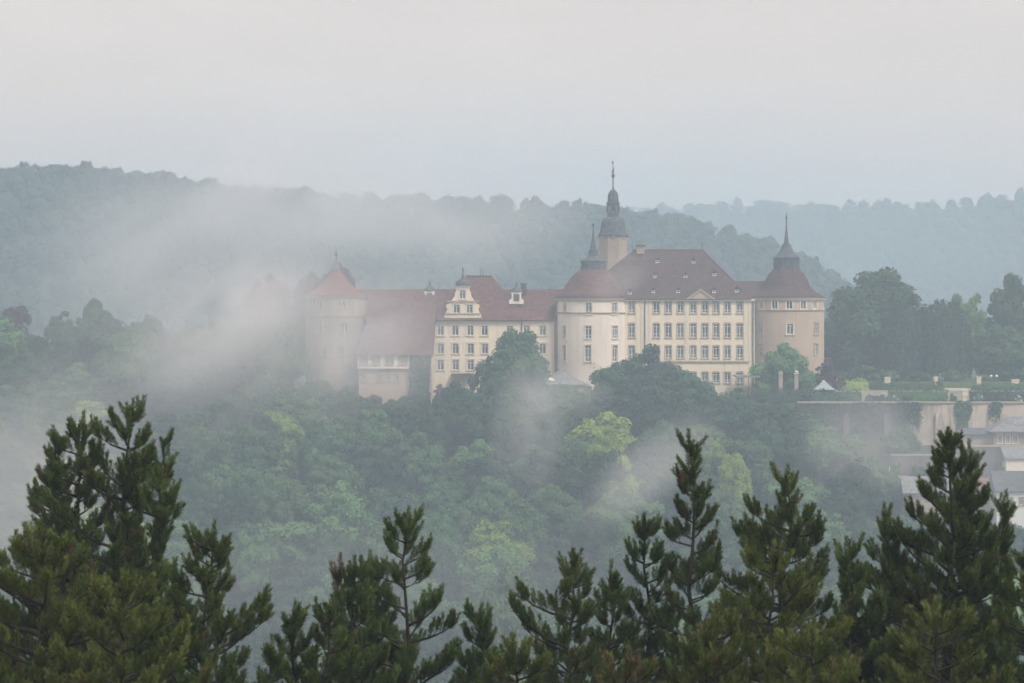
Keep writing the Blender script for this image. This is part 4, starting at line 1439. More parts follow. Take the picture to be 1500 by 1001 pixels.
# trees that stand out
G_CASTLE = 'trees close to the castle'
for a in (('large bushy tree growing in front of the middle wing windows', 757, 481, 104, 588, 'leaf_mid', 3), ('leafy tree right beside the bushy tree before the middle wing', 722, 520, 62, 586, 'leaf_mid', 6),
          ('tall dark tree standing before the main palace facade', 952, 503, 92, 586, 'leaf_dark', 4), ('broad tree spreading to the left of the dark tree before the palace', 905, 530, 76, 583, 'leaf_mid', 0),
          ('mid green tree spreading to the right of the dark tree before the palace', 1003, 541, 84, 583, 'leaf_mid', 7), ('dense tree below the dark tree before the palace', 950, 560, 110, 576, 'leaf_dark', 2),
          ('bright green tree behind the two gate pillars at the corner tower', 1150, 500, 82, 594, 'leaf_pale', 7), ('rounded tree at the misty foot of the stone tower', 462, 556, 58, 584, 'leaf_mid', 2), ('tree between the stone tower and the timbered house, in mist', 508, 563, 52, 583, 'leaf_mid', 7),
          ('tree hiding the left corner of the timbered house', 545, 577, 50, 581, 'leaf_mid', 0), ('dark tree below the ivy beside the timbered house', 606, 566, 50, 583, 'leaf_dark', 4), ('mid green tree below the windows of the timbered house', 578, 584, 54, 578, 'leaf_mid', 3),
          ('rounded tree below the grey tent roof', 822, 562, 66, 583, 'leaf_mid', 2), ('small tree at the lower left of the young sparse tree', 862, 563, 48, 582, 'leaf_mid', 7),
          ('dense tree just below the garden lawn edge', 1125, 590, 70, 580, 'leaf_dark', 2), ('rounded tree below the left end of the retaining wall', 1180, 606, 66, 578, 'leaf_mid', 6), ('mid green tree below the palace terrace awning', 1075, 572, 60, 581, 'leaf_mid', 0),
          ('pointed dark tree below the middle wing', 664, 556, 52, 581, 'leaf_dark', 5),
          ('darker tree below the bushy tree at the middle wing', 690, 585, 96, 570, 'leaf_dark', 1), ('dark topped tree standing clear of the wood under the stone tower', 386, 606, 54, 556, 'leaf_dark', 1),
          ('lime green tree catching light, tall and narrow', 889, 621, 46, 545, 'leaf_lime', 5), ('low lime green tree beside the tall narrow lime tree', 915, 664, 62, 535, 'leaf_lime', 4),
          ('yellow green tree behind the tallest middle pine', 1075, 662, 62, 530, 'leaf_lime', 3), ('pale yellow tree behind the tip of the leaning pine', 1048, 640, 40, 545, 'leaf_lime', 6),
          ('pale green round tree low in the middle of the valley', 740, 822, 104, 455, 'leaf_pale', 0), ('pale green tree halfway down the slope on the left', 399, 694, 66, 520, 'leaf_pale', 2),
          ('wide pale green tree below the timbered house', 498, 703, 92, 516, 'leaf_pale', 4), ('pale tree behind the right edge of the left pine', 372, 765, 62, 485, 'leaf_pale', 6)):
    plant_tree(*a, group=None, rot=(a[1] * 0.7) % 6.28)
for a in (('dark tree filling the gap between the corner tower and the large round tree', 1236, 466, 66, 652, 'leaf_dark', 9), ('large round dark green tree right of the corner tower', 1283, 390, 132, 640, 'leaf_mid', 8), ('dark round tree joined to the weeping tree', 1325, 428, 90, 634, 'leaf_dark', 9),
          ('light green tree behind the weeping tree', 1418, 428, 56, 655, 'leaf_pale', 9), ('tall tree cut by the right edge of the photo', 1482, 399, 74, 640, 'leaf_mid', 3), ('broad pale tree at the right edge below the tall one', 1468, 474, 90, 628, 'leaf_mid', 8),
          ('bushy tree in the right corner of the garden', 1512, 458, 70, 632, 'leaf_mid', 9)):
    plant_tree(*a, group=None, rot=(a[1] * 0.7) % 6.28, ground=-17.4, name='park_tree', squat=False)
for a in (('copper beech left of the stone tower, in mist', 394, 399, 64, 640, 'leaf_copper', 7), ('dark copper tree rising behind the stone tower roof', 496, 383, 52, 640, 'leaf_copper', 7), ('copper tree left of the stone tower roof', 456, 397, 54, 638, 'leaf_copper', 7),
          ('dark purple tree at the left edge of the ridge', 22, 447, 44, 640, 'leaf_copper', 2), ('yellowish green tree on the ridge at the left', 140, 436, 62, 640, 'leaf_pale', 3), ('second yellowish tree on the ridge, left of the first', 95, 455, 50, 636, 'leaf_pale', 6)):
    plant_tree(*a, group=None, rot=(a[1] * 0.7) % 6.28, name='ridge_tree')

# small sparse tree in front of the pink tower
t = thing('young_tree', (X(888, 584), 584, -27), 'young sparse tree with open branches in front of the pale pink tower', 'tree')
mb = MB()
bx = X(888, 584)
tips = []
rr = random.Random(9)
mb.tube([(bx, 584, -28), (bx + 0.1, 584, -17.5), (bx - 0.3, 584, -14.2)], [0.14, 0.1, 0.04], 6)
for i in range(11):
    z0 = rr.uniform(-18, -14.4)
    tp = (bx + rr.uniform(-2.3, 1.4), 584 + rr.uniform(-1.4, 1.4), z0 + rr.uniform(0.8, 2.0))
    mb.tube([(bx, 584, z0), ((bx + tp[0]) / 2, (584 + tp[1]) / 2, z0 + 0.5), tp], [0.06, 0.045, 0.02], 5)
    tips += [tp, ((bx + tp[0]) / 2, (584 + tp[1]) / 2, z0 + 0.7)]
mb.build('trunk', M['bark'], t)
rng = np.random.default_rng(4)
cc = np.array(tips)[rng.integers(0, len(tips), 620)] + rng.normal(0, 0.36, (620, 3)) - np.array(t.location)
v, q_ = leaf_quads(rng, cc, np.tile([0, -0.3, 0.8], (620, 1)), 0.16)
link('crown', np_mesh('crown', v, quads=q_, mat=M['leaf_mid']), t)

for px, pt, w_, y, lab, mat in ((660, 562, 60, 592, 'dark scrub at the foot of the middle wing below the door canopy', 'leaf_dark'), (735, 560, 70, 591, 'mid green scrub under the bushy tree before the middle wing', 'leaf_mid'),
                                (795, 563, 56, 590, 'scrub at the foot of the wall beside the white parasol', 'leaf_mid'), (1040, 566, 60, 592, 'scrub at the foot of the main palace', 'leaf_dark'), (1090, 562, 50, 590, 'scrub in front of the terrace awning posts', 'leaf_mid')):
    bush(lab, px, pt, w_, y, th(X(px, y), y) - 0.3, mat, int(px), leaf=0.24, name='scrub_bush')

# the weeping tree of the garden: a dome of hanging strands
def weeping(label, px, py_top, wpx, d, g, seed):
    rng = np.random.default_rng(seed)
    w, zt = wpx * K * d / 2, Z(py_top, d)
    t = thing('weeping_tree', (X(px, d), d, g), label, 'tree')
    cs, outs = [], []
    for s in range(210):
        a, rad = rng.uniform(0, 2 * PI), w * math.sqrt(rng.uniform(0.1, 1))
        ztop = (zt - g) - (zt - g) * 0.42 * (rad / w) ** 2.4 * rng.uniform(0.8, 1.2) - rng.uniform(0, 1.2)
        zb = rng.uniform(0.3, 2.5) + (w - rad) * 0.5
        m = int((ztop - zb) * 9)
        if m < 3:
            continue
        zz = np.linspace(ztop, zb, m)
        bow = 0.35 * np.sin(np.linspace(0, 2.6, m))
        cs.append(np.stack([math.cos(a) * (rad + bow) + rng.normal(0, .13, m), math.sin(a) * (rad + bow) + rng.normal(0, .13, m), zz], 1))
        outs.append(np.tile([math.cos(a), math.sin(a), 0.25], (m, 1)))
    v, q_ = leaf_quads(rng, np.concatenate(cs), np.concatenate(outs), 0.26)
    cv = ICO_V * np.array([w * 0.72, w * 0.72, (zt - g) * 0.42]) + np.array([0, 0, (zt - g) * 0.47])
    link('crown', np_mesh('crown', np.concatenate([v, cv]), quads=q_, tris=ICO_F + len(v), mat=M['leaf_dark']), t)
    tr = link('trunk', TRUNKS[0], t)


weeping('dark weeping tree with hanging curtains of leaves in the castle garden', 1385, 432, 74, 628, -17.4, 3)
weeping('smaller weeping tree in front of the large round dark tree', 1322, 440, 62, 628, -17.4, 4)

# ------------------------------------------------------------------ the wood on the slope
rf = random.Random(21)
CEIL = [(-100, 448), (0, 448), (100, 448), (200, 446), (330, 446), (440, 446), (455, 562), (520, 566), (560, 582), (640, 566), (700, 560), (850, 566), (1045, 566), (1100, 584), (1170, 596), (1230, 636), (1280, 660), (1340, 742), (1400, 756), (1700, 765)]
spots = []
yrow = 426.0
row = 0
while yrow < 640:
    xh = 0.1625 * yrow + 1.5
    step = 9.6
    x = -xh + (row % 2) * step / 2
    while x < xh:
        spots.append((x + rf.uniform(-1.8, 1.8), yrow + rf.uniform(-3.0, 3.0)))
        x += step * rf.uniform(0.9, 1.15)
    yrow += 11.3
    row += 1
wood = []
for x, y in spots:
    px = x / (y * K) + 750
    if y > 586 and px > 440:
        continue
    if px > 1225 and y > 566:
        continue
    if px > 1330 and y > 540:
        continue
    g = th(x, y)
    w = rf.choice((7.6, 9, 10, 11.2, 12.5)) * rf.uniform(0.9, 1.1)
    h = rf.uniform(10.5, 15.5) * (0.85 if y > 570 else 1.0) if y < 594 else rf.uniform(12.5, 20)
    top = HZ - (g + h) / (K * y)
    ceil = float(np.interp(px, [a for a, _ in CEIL], [b for _, b in CEIL])) + rf.uniform(0, 14)
    if top < ceil:
        h = (HZ - ceil) * K * y - g
        if h < 4.5:
            continue
        top = ceil
    r_ = rf.random()
    tone = 'leaf_dark' if r_ < 0.34 else ('leaf_mid' if r_ < 0.74 else ('leaf_pale' if r_ < 0.97 else 'leaf_lime'))
    wood.append([px, top, w, y, tone, rf.randrange(8), rf.uniform(0, 6.28), g])
print('wood', len(wood))


def ordinal_label(items):
    """Labels from look and place that single each tree out."""
    def col(px):
        for lim, s in ((130, 'at the far left edge'), (300, 'on the left slope'), (450, 'left of the stone tower'), (610, 'below the timbered house'), (815, 'below the middle wing'),
                       (935, 'below the pink tower'), (1100, 'below the main palace'), (1215, 'below the right corner tower')):
            if px < lim:
                return s
        return 'below the garden wall'

    def row_(y):
        return 'high' if y > 555 else ('midway down' if y > 490 else 'low')
    tone_w = {'leaf_dark': 'dark', 'leaf_mid': 'mid green', 'leaf_pale': 'pale', 'leaf_lime': 'yellow green'}
    bins = {}
    for i, it in enumerate(items):
        big = 'wide' if it[2] > 10.6 else ('small' if it[2] < 8.0 else 'rounded')
        if it[3] > 592:
            key = f"{big} {tone_w[it[4]]} tree on the ridge {col(it[0])}"
        else:
            key = f"{big} {tone_w[it[4]]} tree {row_(it[3])} {col(it[0])}"
        bins.setdefault(key, []).append(i)
    out = {}
    for key, ids in bins.items():
        ids.sort(key=lambda i: items[i][0])
        n = len(ids)
        if n == 1:
            out[ids[0]] = key
        else:
            words_ = {2: ['left', 'right'], 3: ['leftmost', 'middle', 'rightmost']}.get(n)
            if words_ is None:
                nth = ['leftmost', 'second from left', 'third from left', 'fourth from left', 'fifth from left', 'sixth from left', 'seventh from left', 'eighth from left']
                words_ = (nth + [f'{k}th from left' for k in range(9, 30)])[:n]
            for k, i in enumerate(ids):
                out[i] = f"{key}, {words_[k]} of {n}" if n > 2 else f"{key}, {words_[k]} of two"
    return out


labs = ordinal_label(wood)
for i, (px, top, w, y, tone, var, rot, g) in enumerate(wood):
    plant_tree(labs[i], px, top, w / (K * y), y, tone, var, rot=rot, ground=g)

# undergrowth between the trunks, and the woods outside the picture's edges
rng = np.random.default_rng(31)
n = 46000
ux, uy = rng.uniform(-170, 170, n), rng.uniform(405, 655, n)
ok = ~((ux > 55) & (uy > 583)) & ~((ux > X(448, 590)) & (uy > 590))
ux, uy = ux[ok], uy[ok]
uz = terrain(ux, uy) + rng.uniform(0.2, 2.4, len(ux)) + (uy > 584) * rng.uniform(0, 2.5, len(ux))
v, q_ = leaf_quads(rng, np.stack([ux, uy, uz], 1), np.tile([0, -0.4, 0.9], (len(ux), 1)), 0.62)
tag(link('undergrowth', np_mesh('undergrowth', v, quads=q_, mat=M['leaf_dark'])), 'dark undergrowth covering the slope between the trees', 'undergrowth', kind='stuff')


def forest_mass(name, label, pts, seed, wr, hr, mat, leaves=34, leaf=0.85, nclump=9):
    """Many far crowns merged into one object."""
    rng = np.random.default_rng(seed)
    lib = [crown_geo(seed * 10 + k, w=1.0, h=1.0, z0=0.0, nclump=nclump, leaves=leaves, leaf=leaf / 9.0, core=0.62, top=0.2, jag=0.2, spread=(0.35, 0.62)) for k in range(6)]
    V, Q, T, n = [], [], [], 0
    for x, y, z in pts:
        v, q0, t0 = lib[rng.integers(0, 6)]
        a = rng.uniform(0, 6.28)
        w, h = rng.uniform(*wr), rng.uniform(*hr)
        c, s = math.cos(a) * w, math.sin(a) * w
        vv = np.stack([v[:, 0] * c - v[:, 1] * s + x, v[:, 0] * s + v[:, 1] * c + y, v[:, 2] * h + z], 1)
        V.append(vv)
        Q.append(q0 + n)
        T.append(t0 + n)
        n += len(vv)
    return tag(link(name, np_mesh(name, np.concatenate(V), quads=np.concatenate(Q), tris=np.concatenate(T), mat=M[mat])), label, 'wood', kind='stuff')


def hill_pts(seed, y0, y1, dy, dx, cond=None, xlim=0.19):
    rr = random.Random(seed)
    out = []
    y = y0
    while y < y1:
        xh = xlim * y
        x = -xh
        while x < xh:
            xx, yy = x + rr.uniform(-dx * .4, dx * .4), y + rr.uniform(-dy * .4, dy * .4)
            z = th(xx, yy)
            if cond is None or cond(xx, yy, z):
                out.append((xx, yy, z - 2.6))
            x += dx
        y += dy
    return out


h1 = hill_pts(1, 830, 1006, 6.5, 5.4, lambda x, y, z: Z(500, y) < z)
forest_mass('hill_wood', 'misty wood covering the long hill behind the castle', h1, 3, (8.5, 12.5), (9.0, 10.6), 'leaf_far', leaves=44, leaf=0.42, nclump=10)
h2 = hill_pts(2, 1400, 1608, 10, 7.4, lambda x, y, z: x > -40 and Z(470, y) < z)
forest_mass('far_hill_wood', 'pale hazy wood on the farther hill at the right', h2, 4, (9, 13.5), (9, 10.4), 'leaf_far', leaves=34, leaf=0.5, nclump=9)
side = []
for y in np.arange(430, 600, 12.0):
    for s in (-1, 1):
        x0 = 0.1625 * y + 10
        for x in np.arange(x0, x0 + 45, 10.0):
            xx, yy = s * x + rf.uniform(-2, 2), y + rf.uniform(-3, 3)
            if not (s > 0 and yy > 545):
                side.append((xx, yy, th(xx, yy) - 0.5))
back = [(x + rf.uniform(-3, 3), y + rf.uniform(-3, 3), th(x, y) - 0.5) for y in np.arange(668, 760, 12.0) for x in np.arange(-130, 130, 11.0)]
forest_mass('side_wood', 'wood continuing beyond the picture and behind the castle ridge', side + back, 5, (8, 12), (11, 14), 'leaf_mid', leaves=40)

# ------------------------------------------------------------------ pines in the foreground
M['needle'] = foliage_mat('pine_needles', (0.034, 0.062, 0.015), (0.092, 0.134, 0.030), scale=1.6, obj_var=0.12)
M['needle_lit'] = foliage_mat('lit_olive_needles', (0.054, 0.080, 0.016), (0.125, 0.155, 0.032), scale=1.6, obj_var=0.12)  # yellow-green lower pines, their lit brightness put into the needle colour
M['needle_brown'] = noise_mat('dry_needles', [(0.3, (0.09, 0.058, 0.03)), (0.7, (0.14, 0.09, 0.048))], 3.0)


def brush_proto(seed, n=120, width=0.0088):
    """One shoot of unit length along +Z, needles all round it; thin triangles."""
    rng = np.random.default_rng(seed)
    t = np.sort(rng.uniform(0.02, 1.0, n))
    a = rng.uniform(0, 2 * PI, n)
    sp = np.radians(rng.uniform(28, 64, n)) * (1.0 - 0.45 * t)
    L = rng.uniform(0.30, 0.40, n) * (1 - 0.15 * t)
    dirs = np.stack([np.sin(sp) * np.cos(a), np.sin(sp) * np.sin(a), np.cos(sp)], 1)
    base = np.stack([np.zeros(n), np.zeros(n), t], 1)
    side = np.cross(dirs, rng.normal(0, 1, (n, 3)))
    side /= np.linalg.norm(side, axis=1, keepdims=True)
    w = width / 0.3 * rng.uniform(0.8, 1.3, (n, 1))
    midp = base + dirs * (L * 0.55)[:, None]
    v = np.stack([base, midp + side * w * 0.5, base + dirs * L[:, None], midp - side * w * 0.5], 1).reshape(-1, 3)
    return v


PROTOS = [brush_proto(s) for s in range(5)]


def pine(label, apex, d, env, base_px, seed, mat='needle', whorl=0.27, asc=27, lean=0.0, thin=0.0, brush=0.235, depth=0.8, brown=0.015, trunk_r=0.13, dens=1.0, open_top=0.0, floor_py=1090, name='pine_tree', gaps=0.08):
    """A pine whose silhouette follows env = [(py, px left, px right)]; apex = (px, py)."""
    rr = random.Random(seed)
    ax, az = X(apex[0], d), Z(apex[1], d)
    g = th(X(base_px, d), d)
    zs = [az] + [Z(e[0], d) for e in env]
    ls = [0.02] + [X(e[1], d) for e in env]
    rs = [0.02] + [X(e[2], d) for e in env]
    ls[0] = rs[0] = ax
    zs_, ls_, rs_ = zs[::-1], ls[::-1], rs[::-1]
    bx = X(base_px, d)
    H = az - g

    def trunk(z):
        t = (z - g) / H
        return Vector((bx + (ax - bx) * (t ** 1.3) + 0.06 * math.sin(3.1 * z + seed), d + 0.05 * math.sin(2.3 * z + seed * 2), z))
    brushes = []           # (pos, dir, length, brown?)
    wood_ = MB()
    zlow = max(g + 1.0, Z(floor_py, d))
    pts, rad = [], []
    k = 0
    n_t = 16
    for i in range(n_t + 1):
        z = g - 0.4 + (az - 0.12 - g + 0.4) * i / n_t
        pts.append(trunk(max(z, g)) if z > g else Vector((bx, d, z)))
        rad.append(trunk_r * (1 - 0.93 * (i / n_t) ** 0.9))
    wood_.tube(pts, rad, 8)

    def add_brush(p, dv, L, br=False):
        brushes.append((p, dv.normalized(), L, br or rr.random() < brown))

    for i in range(4):
        dv = Vector((rr.uniform(-.35, .35), rr.uniform(-.35, .35), 1))
        add_brush(trunk(az - 0.25 - 0.08 * i), dv if i else Vector((lean * 0.3, 0, 1)), brush * (1.1 if i == 0 else 0.9))
    z = az - 0.3
    wi = 0
    while z > zlow:
        L0 = float(np.interp(z, zs_, ls_))
        R0 = float(np.interp(z, zs_, rs_))
        tp = trunk(z)
        rl, rr_ = max(tp.x - L0, 0.06), max(R0 - tp.x, 0.06)
        nb = 5 if (rl + rr_) < 1.6 else (6 if (rl + rr_) < 2.8 else 7)
        a0 = rr.uniform(0, 6.28)
        for b in range(nb):
            if rr.random() < gaps:
                continue
            a = a0 + 2 * PI * b / nb + rr.uniform(-.25, .25)
            ca, sa = math.cos(a), math.sin(a)
            Rx = rr_ if ca > 0 else rl
            Ry = depth * 0.5 * (rl + rr_)
            R = 1.0 / math.sqrt((ca / Rx) ** 2 + (sa / Ry) ** 2)
            R *= rr.uniform(0.84, 1.16)
            up = math.radians(asc + rr.uniform(-9, 9))
            zt = z + rr.uniform(-.12, .12)
            drop = min(R * math.tan(up), 0.9 + 0.35 * R)
            z0 = max(zt - drop, g + 0.5)
            o = trunk(z0)
            e = Vector((tp.x + ca * R, tp.y + sa * R, zt))
            c1 = o.lerp(e, 0.55) + Vector((ca * R * 0.14, sa * R * 0.14, -0.22 * drop))
            m = max(4, int(R / 0.16) + 2)
            cur = [(o * (1 - s) ** 2 + c1 * 2 * s * (1 - s) + e * s * s) for s in [j / m for j in range(m + 1)]]
            br_ = 0.012 + 0.016 * min(R, 2.2)
            wood_.tube(cur[::2] + ([cur[-1]] if m % 2 else []), [max(br_ * (1 - 0.85 * j / m), 0.005) for j in range(0, m + 1, 2)] + ([0.004] if m % 2 else []), 5)
            tip_d = (cur[-1] - cur[-2]).normalized()
            if rr.random() < 0.035 and z < az - 1.2:         # a dead, bare branch with a few twigs
                for j in range(2, m):
                    tw_ = Vector((rr.uniform(-1, 1), rr.uniform(-1, 1), rr.uniform(-.2, .8))).normalized() * rr.uniform(0.08, 0.25)
                    wood_.tube([cur[j], cur[j] + tw_], [0.006, 0.003], 4)
                continue
            add_brush(e - tip_d * 0.12, tip_d + Vector((0, 0, 0.45)), brush * rr.uniform(0.9, 1.2))
            for q_ in range(2):
                add_brush(e - tip_d * 0.14, tip_d + Vector((rr.uniform(-.7, .7), rr.uniform(-.7, .7), rr.uniform(0.2, .7))), brush * rr.uniform(0.65, 0.95))
            # side shoots
            L_tot = sum((cur[j + 1] - cur[j]).length for j in range(m))
            ns = int(L_tot / (0.05 / dens))
            for j in range(ns):
                s = 0.22 + 0.76 * (j + rr.random()) / max(ns, 1)
                if rr.random() < thin or (s < 0.45 and R > 0.9 and rr.random() < 0.5):
                    continue
                f_ = s * m
                i0 = min(int(f_), m - 1)
                p = cur[i0].lerp(cur[i0 + 1], f_ - i0)
                t_ = (cur[i0 + 1] - cur[i0]).normalized()
                sd = Vector((-t_.y, t_.x, 0))
                if sd.length < 1e-3:
                    sd = Vector((1, 0, 0))
                sd.normalize()
                sg = 1 if j % 2 else -1
                dv = t_ * rr.uniform(0.5, 0.9) + sd * sg * rr.uniform(0.35, 0.9) + Vector((0, 0, rr.uniform(0.35, 1.3)))
                dv.normalize()
                tw = rr.uniform(0.03, 0.34) * (0.4 + 0.6 * min(R, 1.5) / 1.5) * (1.15 - s * 0.6)
                p2 = p + dv * tw
                if tw > 0.14:
                    wood_.tube([p, p2], [0.007, 0.004], 4)
                    d2 = (dv + Vector((rr.uniform(-.6, .6), rr.uniform(-.6, .6), rr.uniform(0.2, 0.8)))).normalized()
                    add_brush(p + dv * tw * 0.6, d2, brush * rr.uniform(0.55, 0.85))
                add_brush(p2 - dv * 0.06, dv + Vector((0, 0, 0.6)), brush * rr.uniform(0.7, 1.15))
        z -= whorl * rr.uniform(0.8, 1.2)
        wi += 1
    t = thing(name, (bx, d, g), label, 'pine tree', 'young pines on the near hillside')
    wood_.build('trunk', M['pinebark'], t)
    off = np.array(t.location)
    rng = np.random.default_rng(seed)
    V, MI = [], []
    for p, dv, L, br in brushes:
        zax = np.array(dv)
        ref = rng.normal(0, 1, 3)
        xa = np.cross(ref, zax)
        xa /= np.linalg.norm(xa)
        ya = np.cross(zax, xa)
        Rm = np.stack([xa, ya, zax], 0)
        pr = PROTOS[rng.integers(0, 5)]
        V.append(pr @ Rm * L + (np.array(p) - off))
        MI.append(np.full(len(pr) // 4, 1 if br else 0))
    V = np.concatenate(V)
    n = len(V) // 4
    me = np_mesh('needles', V, quads=np.arange(n * 4).reshape(-1, 4), mats=[M[mat], M['needle_brown']], mat_index=np.concatenate(MI))
    link('needles', me, t)
    print('pine', label[:30], len(brushes))
    return t


pine('big bushy pine at the left with the highest tip of the left group', (191, 588), 46, [(606, 168, 204), (640, 140, 216), (680, 92, 222), (720, 60, 214), (760, 44, 206), (800, 30, 214), (850, 0, 236), (900, -30, 250), (1001, -60, 262), (1100, -60, 262)], 140, 1, thin=0.06, trunk_r=0.16, brown=0.03)
pine('pine tip poking up left of the highest left tip', (118, 606), 46.6, [(630, 106, 128), (660, 80, 140), (700, 66, 150), (740, 52, 160), (800, 30, 170), (900, 0, 190), (1001, -20, 200)], 112, 2, thin=0.15, brown=0.04, gaps=0.25)
pine('thin leaning pine sprig left of the highest left tip', (77, 638), 47.2, [(660, 64, 90), (690, 60, 98), (730, 50, 110), (800, 20, 130), (900, -20, 150), (1001, -40, 160)], 80, 3, thin=0.15, brown=0.05, gaps=0.25)
pine('pine sprig leaning out to the right of the highest left tip', (243, 630), 46.2, [(645, 222, 248), (665, 205, 240), (690, 180, 222), (740, 150, 214), (820, 120, 220), (920, 80, 240), (1001, 60, 250)], 168, 4, thin=0.12, lean=1.5, gaps=0.3, brown=0.03)
pine('slender pine with a bare stem right of the big left pine', (233, 690), 44.5, [(705, 222, 246), (722, 212, 262), (745, 206, 262), (770, 205, 250), (790, 222, 240), (815, 226, 236), (822, 222, 240), (850, 190, 262), (900, 160, 280), (1001, 140, 300)], 226, 5, thin=0.1, gaps=0.1)
pine('broad low pine reaching out right from the left group', (310, 765), 43, [(790, 272, 334), (820, 258, 336), (850, 246, 338), (880, 228, 372), (900, 220, 398), (930, 212, 380), (960, 205, 366), (1001, 200, 356), (1090, 200, 360)], 276, 6, mat='needle', thin=0.05, trunk_r=0.14, brown=0.02)
pine('yellowish bushy pine filling the lower left corner', (60, 765), 41.5, [(800, 20, 104), (850, -20, 150), (900, -50, 190), (950, -70, 220), (1001, -80, 240), (1090, -80, 250)], 66, 7, mat='needle_lit', thin=0.05, brown=0.03)
pine('olive green pine in front of the left group', (175, 838), 40, [(870, 140, 214), (910, 110, 250), (950, 90, 284), (1001, 70, 310), (1090, 60, 330)], 180, 8, mat='needle_lit', thin=0.05, brown=0.02)

pine('spire shaped pine left of the photo centre', (596, 745), 46, [(765, 574, 612), (790, 566, 622), (820, 562, 634), (850, 548, 640), (880, 545, 652), (920, 520, 664), (960, 505, 682), (1001, 492, 700), (1090, 480, 710)], 590, 11, thin=0.06, whorl=0.33)
pine('narrow dark pine just left of the spire shaped pine', (522, 818), 45, [(840, 508, 534), (870, 496, 542), (910, 484, 556), (950, 470, 566), (1001, 460, 574), (1090, 450, 580)], 520, 12, thin=0.05)
pine('side pine close against the left of the spire shaped pine', (548, 810), 46.8, [(830, 536, 560), (860, 528, 568), (900, 518, 574), (1001, 500, 590), (1090, 500, 600)], 552, 36, thin=0.05)
pine('half dead pine with a bare brown leader', (496, 812), 45.6, [(818, 490, 502), (850, 490, 503), (880, 488, 505), (895, 484, 508), (930, 460, 522), (1001, 446, 530), (1090, 440, 536)], 496, 13, thin=0.35, gaps=0.45, brown=0.85, brush=0.22)
pine('small pine with a rounded head at the left of the centre group', (434, 882), 44, [(900, 424, 446), (925, 414, 456), (960, 400, 462), (1001, 386, 470), (1090, 380, 480)], 436, 14, thin=0.05)
pine('tiny pine tip at the left foot of the centre group', (401, 934), 43.4, [(950, 395, 408), (975, 388, 414), (1001, 382, 420), (1090, 376, 430)], 402, 15)
pine('dense young pine between the small head and the spire pine', (478, 882), 43.6, [(905, 464, 494), (940, 450, 512), (1001, 440, 530), (1090, 436, 540)], 480, 16)
pine('thin pine right of the spire shaped pine', (702, 886), 45, [(905, 694, 712), (930, 684, 720), (960, 676, 728), (1001, 668, 736), (1090, 664, 744)], 700, 17)
pine('low bright pine right of the thin pine', (752, 930), 42, [(950, 730, 780), (975, 712, 800), (1001, 700, 814), (1090, 690, 820)], 756, 18, mat='needle_lit')

pine('pine with a long arm to the left, right of the photo centre', (836, 808), 45.5, [(825, 826, 846), (850, 800, 858), (870, 752, 862), (890, 748, 866), (920, 770, 868), (960, 774, 876), (1001, 770, 884), (1090, 764, 890)], 842, 21, thin=0.08, brown=0.04)
pine('small dark pine tip beside the pine with the long arm', (893, 824), 46, [(845, 884, 902), (870, 874, 914), (910, 868, 926), (950, 862, 936), (1001, 858, 944), (1090, 850, 950)], 896, 22, thin=0.05)
pine('dark pine shoulder left of the tallest middle pine', (947, 754), 47, [(775, 934, 962), (800, 924, 972), (840, 920, 980), (880, 916, 990), (940, 910, 1000), (1001, 905, 1010)], 954, 23, thin=0.08)
pine('tallest middle pine with a thin bare leader', (1014, 633), 46, [(642, 1009, 1020), (655, 996, 1026), (672, 1000, 1022), (688, 1008, 1018), (700, 980, 1028), (730, 979, 1040), (760, 982, 1048), (800, 968, 1054), (840, 956, 1052), (870, 952, 1058), (900, 950, 1062), (1001, 936, 1084)], 1016, 24, thin=0.08, brown=0.05, gaps=0.16)
pine('leaning open crowned pine with a crooked tip', (1158, 684), 46.5, [(700, 1140, 1180), (715, 1136, 1180), (726, 1118, 1160), (745, 1078, 1178), (770, 1066, 1204), (800, 1060, 1208), (830, 1056, 1214), (870, 1060, 1206), (920, 1050, 1210), (1001, 1040, 1216)], 1112, 25, thin=0.14, gaps=0.12, brown=0.04)
pine('dense olive pine under the leaning pine', (1128, 796), 43, [(820, 1092, 1172), (850, 1070, 1200), (890, 1050, 1220), (940, 1030, 1236), (1001, 1010, 1250), (1090, 1000, 1260)], 1130, 26, mat='needle_lit', thin=0.04)
pine('bright bushy pine low below the tallest middle pine', (1045, 895), 41, [(915, 1015, 1078), (950, 990, 1110), (1001, 976, 1130), (1090, 970, 1140)], 1050, 27, mat='needle_lit')
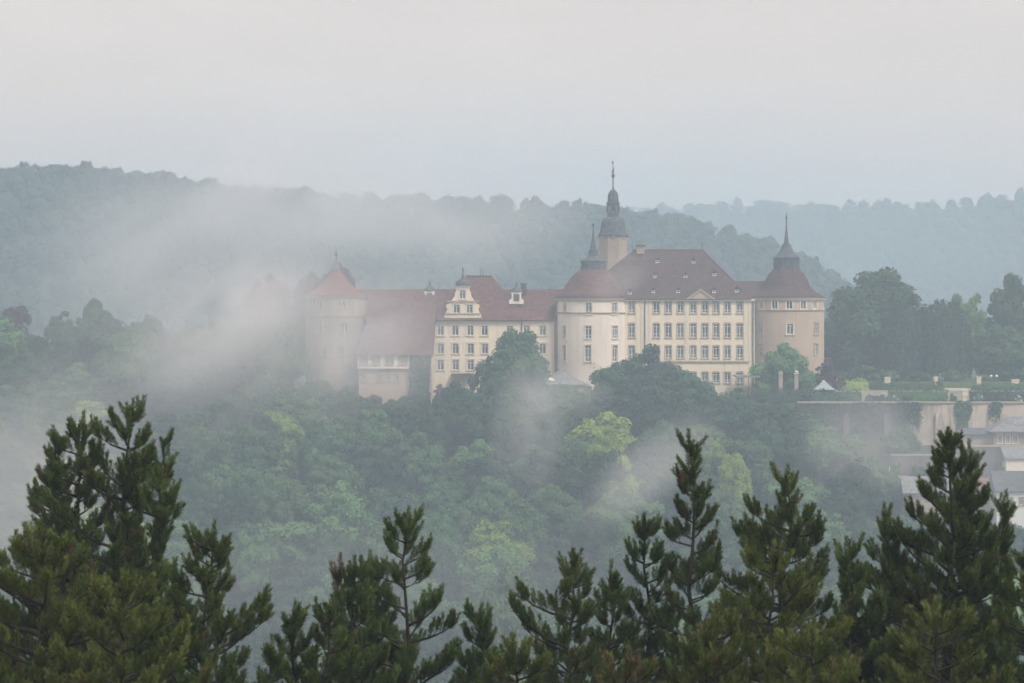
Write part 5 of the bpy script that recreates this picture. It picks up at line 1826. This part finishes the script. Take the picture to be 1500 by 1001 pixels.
pine('low yellow green pine near the bottom, right of centre', (1185, 908), 40, [(930, 1150, 1222), (960, 1130, 1250), (1001, 1110, 1270), (1090, 1100, 1280)], 1190, 28, mat='needle_lit')
pine('brownish thin pine at the bottom between the middle groups', (915, 950), 42, [(965, 895, 940), (985, 880, 960), (1001, 870, 975), (1090, 860, 985)], 918, 29, mat='needle_lit', thin=0.2, brown=0.35)

pine('big dense pine at the right with the tallest tip', (1394, 630), 45, [(650, 1384, 1406), (670, 1374, 1410), (700, 1362, 1422), (730, 1348, 1442), (760, 1318, 1448), (790, 1296, 1452), (820, 1270, 1458), (850, 1252, 1464), (900, 1240, 1480), (1001, 1226, 1510), (1090, 1220, 1520)], 1392, 31, thin=0.03, trunk_r=0.17, whorl=0.22, gaps=0.03)
pine('second tip just right of the tallest right tip', (1424, 648), 45.4, [(665, 1414, 1436), (690, 1406, 1440), (720, 1400, 1444), (780, 1390, 1450), (880, 1370, 1470), (1001, 1350, 1490)], 1410, 32, thin=0.05)
pine('pine spike left of the big right pine', (1300, 740), 45.5, [(760, 1294, 1308), (790, 1284, 1318), (830, 1268, 1330), (900, 1250, 1350), (1001, 1236, 1370)], 1306, 33, thin=0.06, gaps=0.2)
pine('low pine at the left foot of the big right pine', (1242, 790), 44.6, [(805, 1232, 1262), (830, 1230, 1284), (860, 1240, 1300), (900, 1232, 1310), (950, 1210, 1330), (1001, 1200, 1350), (1090, 1190, 1360)], 1264, 34, thin=0.03)
pine('pine branch tip right of the big right pine', (1474, 722), 45.8, [(740, 1456, 1482), (770, 1446, 1482), (800, 1432, 1474), (850, 1420, 1480), (920, 1410, 1500), (1001, 1400, 1520)], 1440, 35, thin=0.05, gaps=0.2)
pine('pine cut by the right edge of the photo', (1508, 806), 43.5, [(825, 1482, 1530), (860, 1462, 1550), (900, 1450, 1570), (1001, 1430, 1590), (1090, 1420, 1600)], 1512, 37, thin=0.05)
pine('olive pine low in the right corner', (1376, 880), 41.5, [(905, 1336, 1420), (940, 1306, 1460), (1001, 1284, 1490), (1090, 1270, 1510)], 1380, 38, mat='needle_lit', thin=0.04)
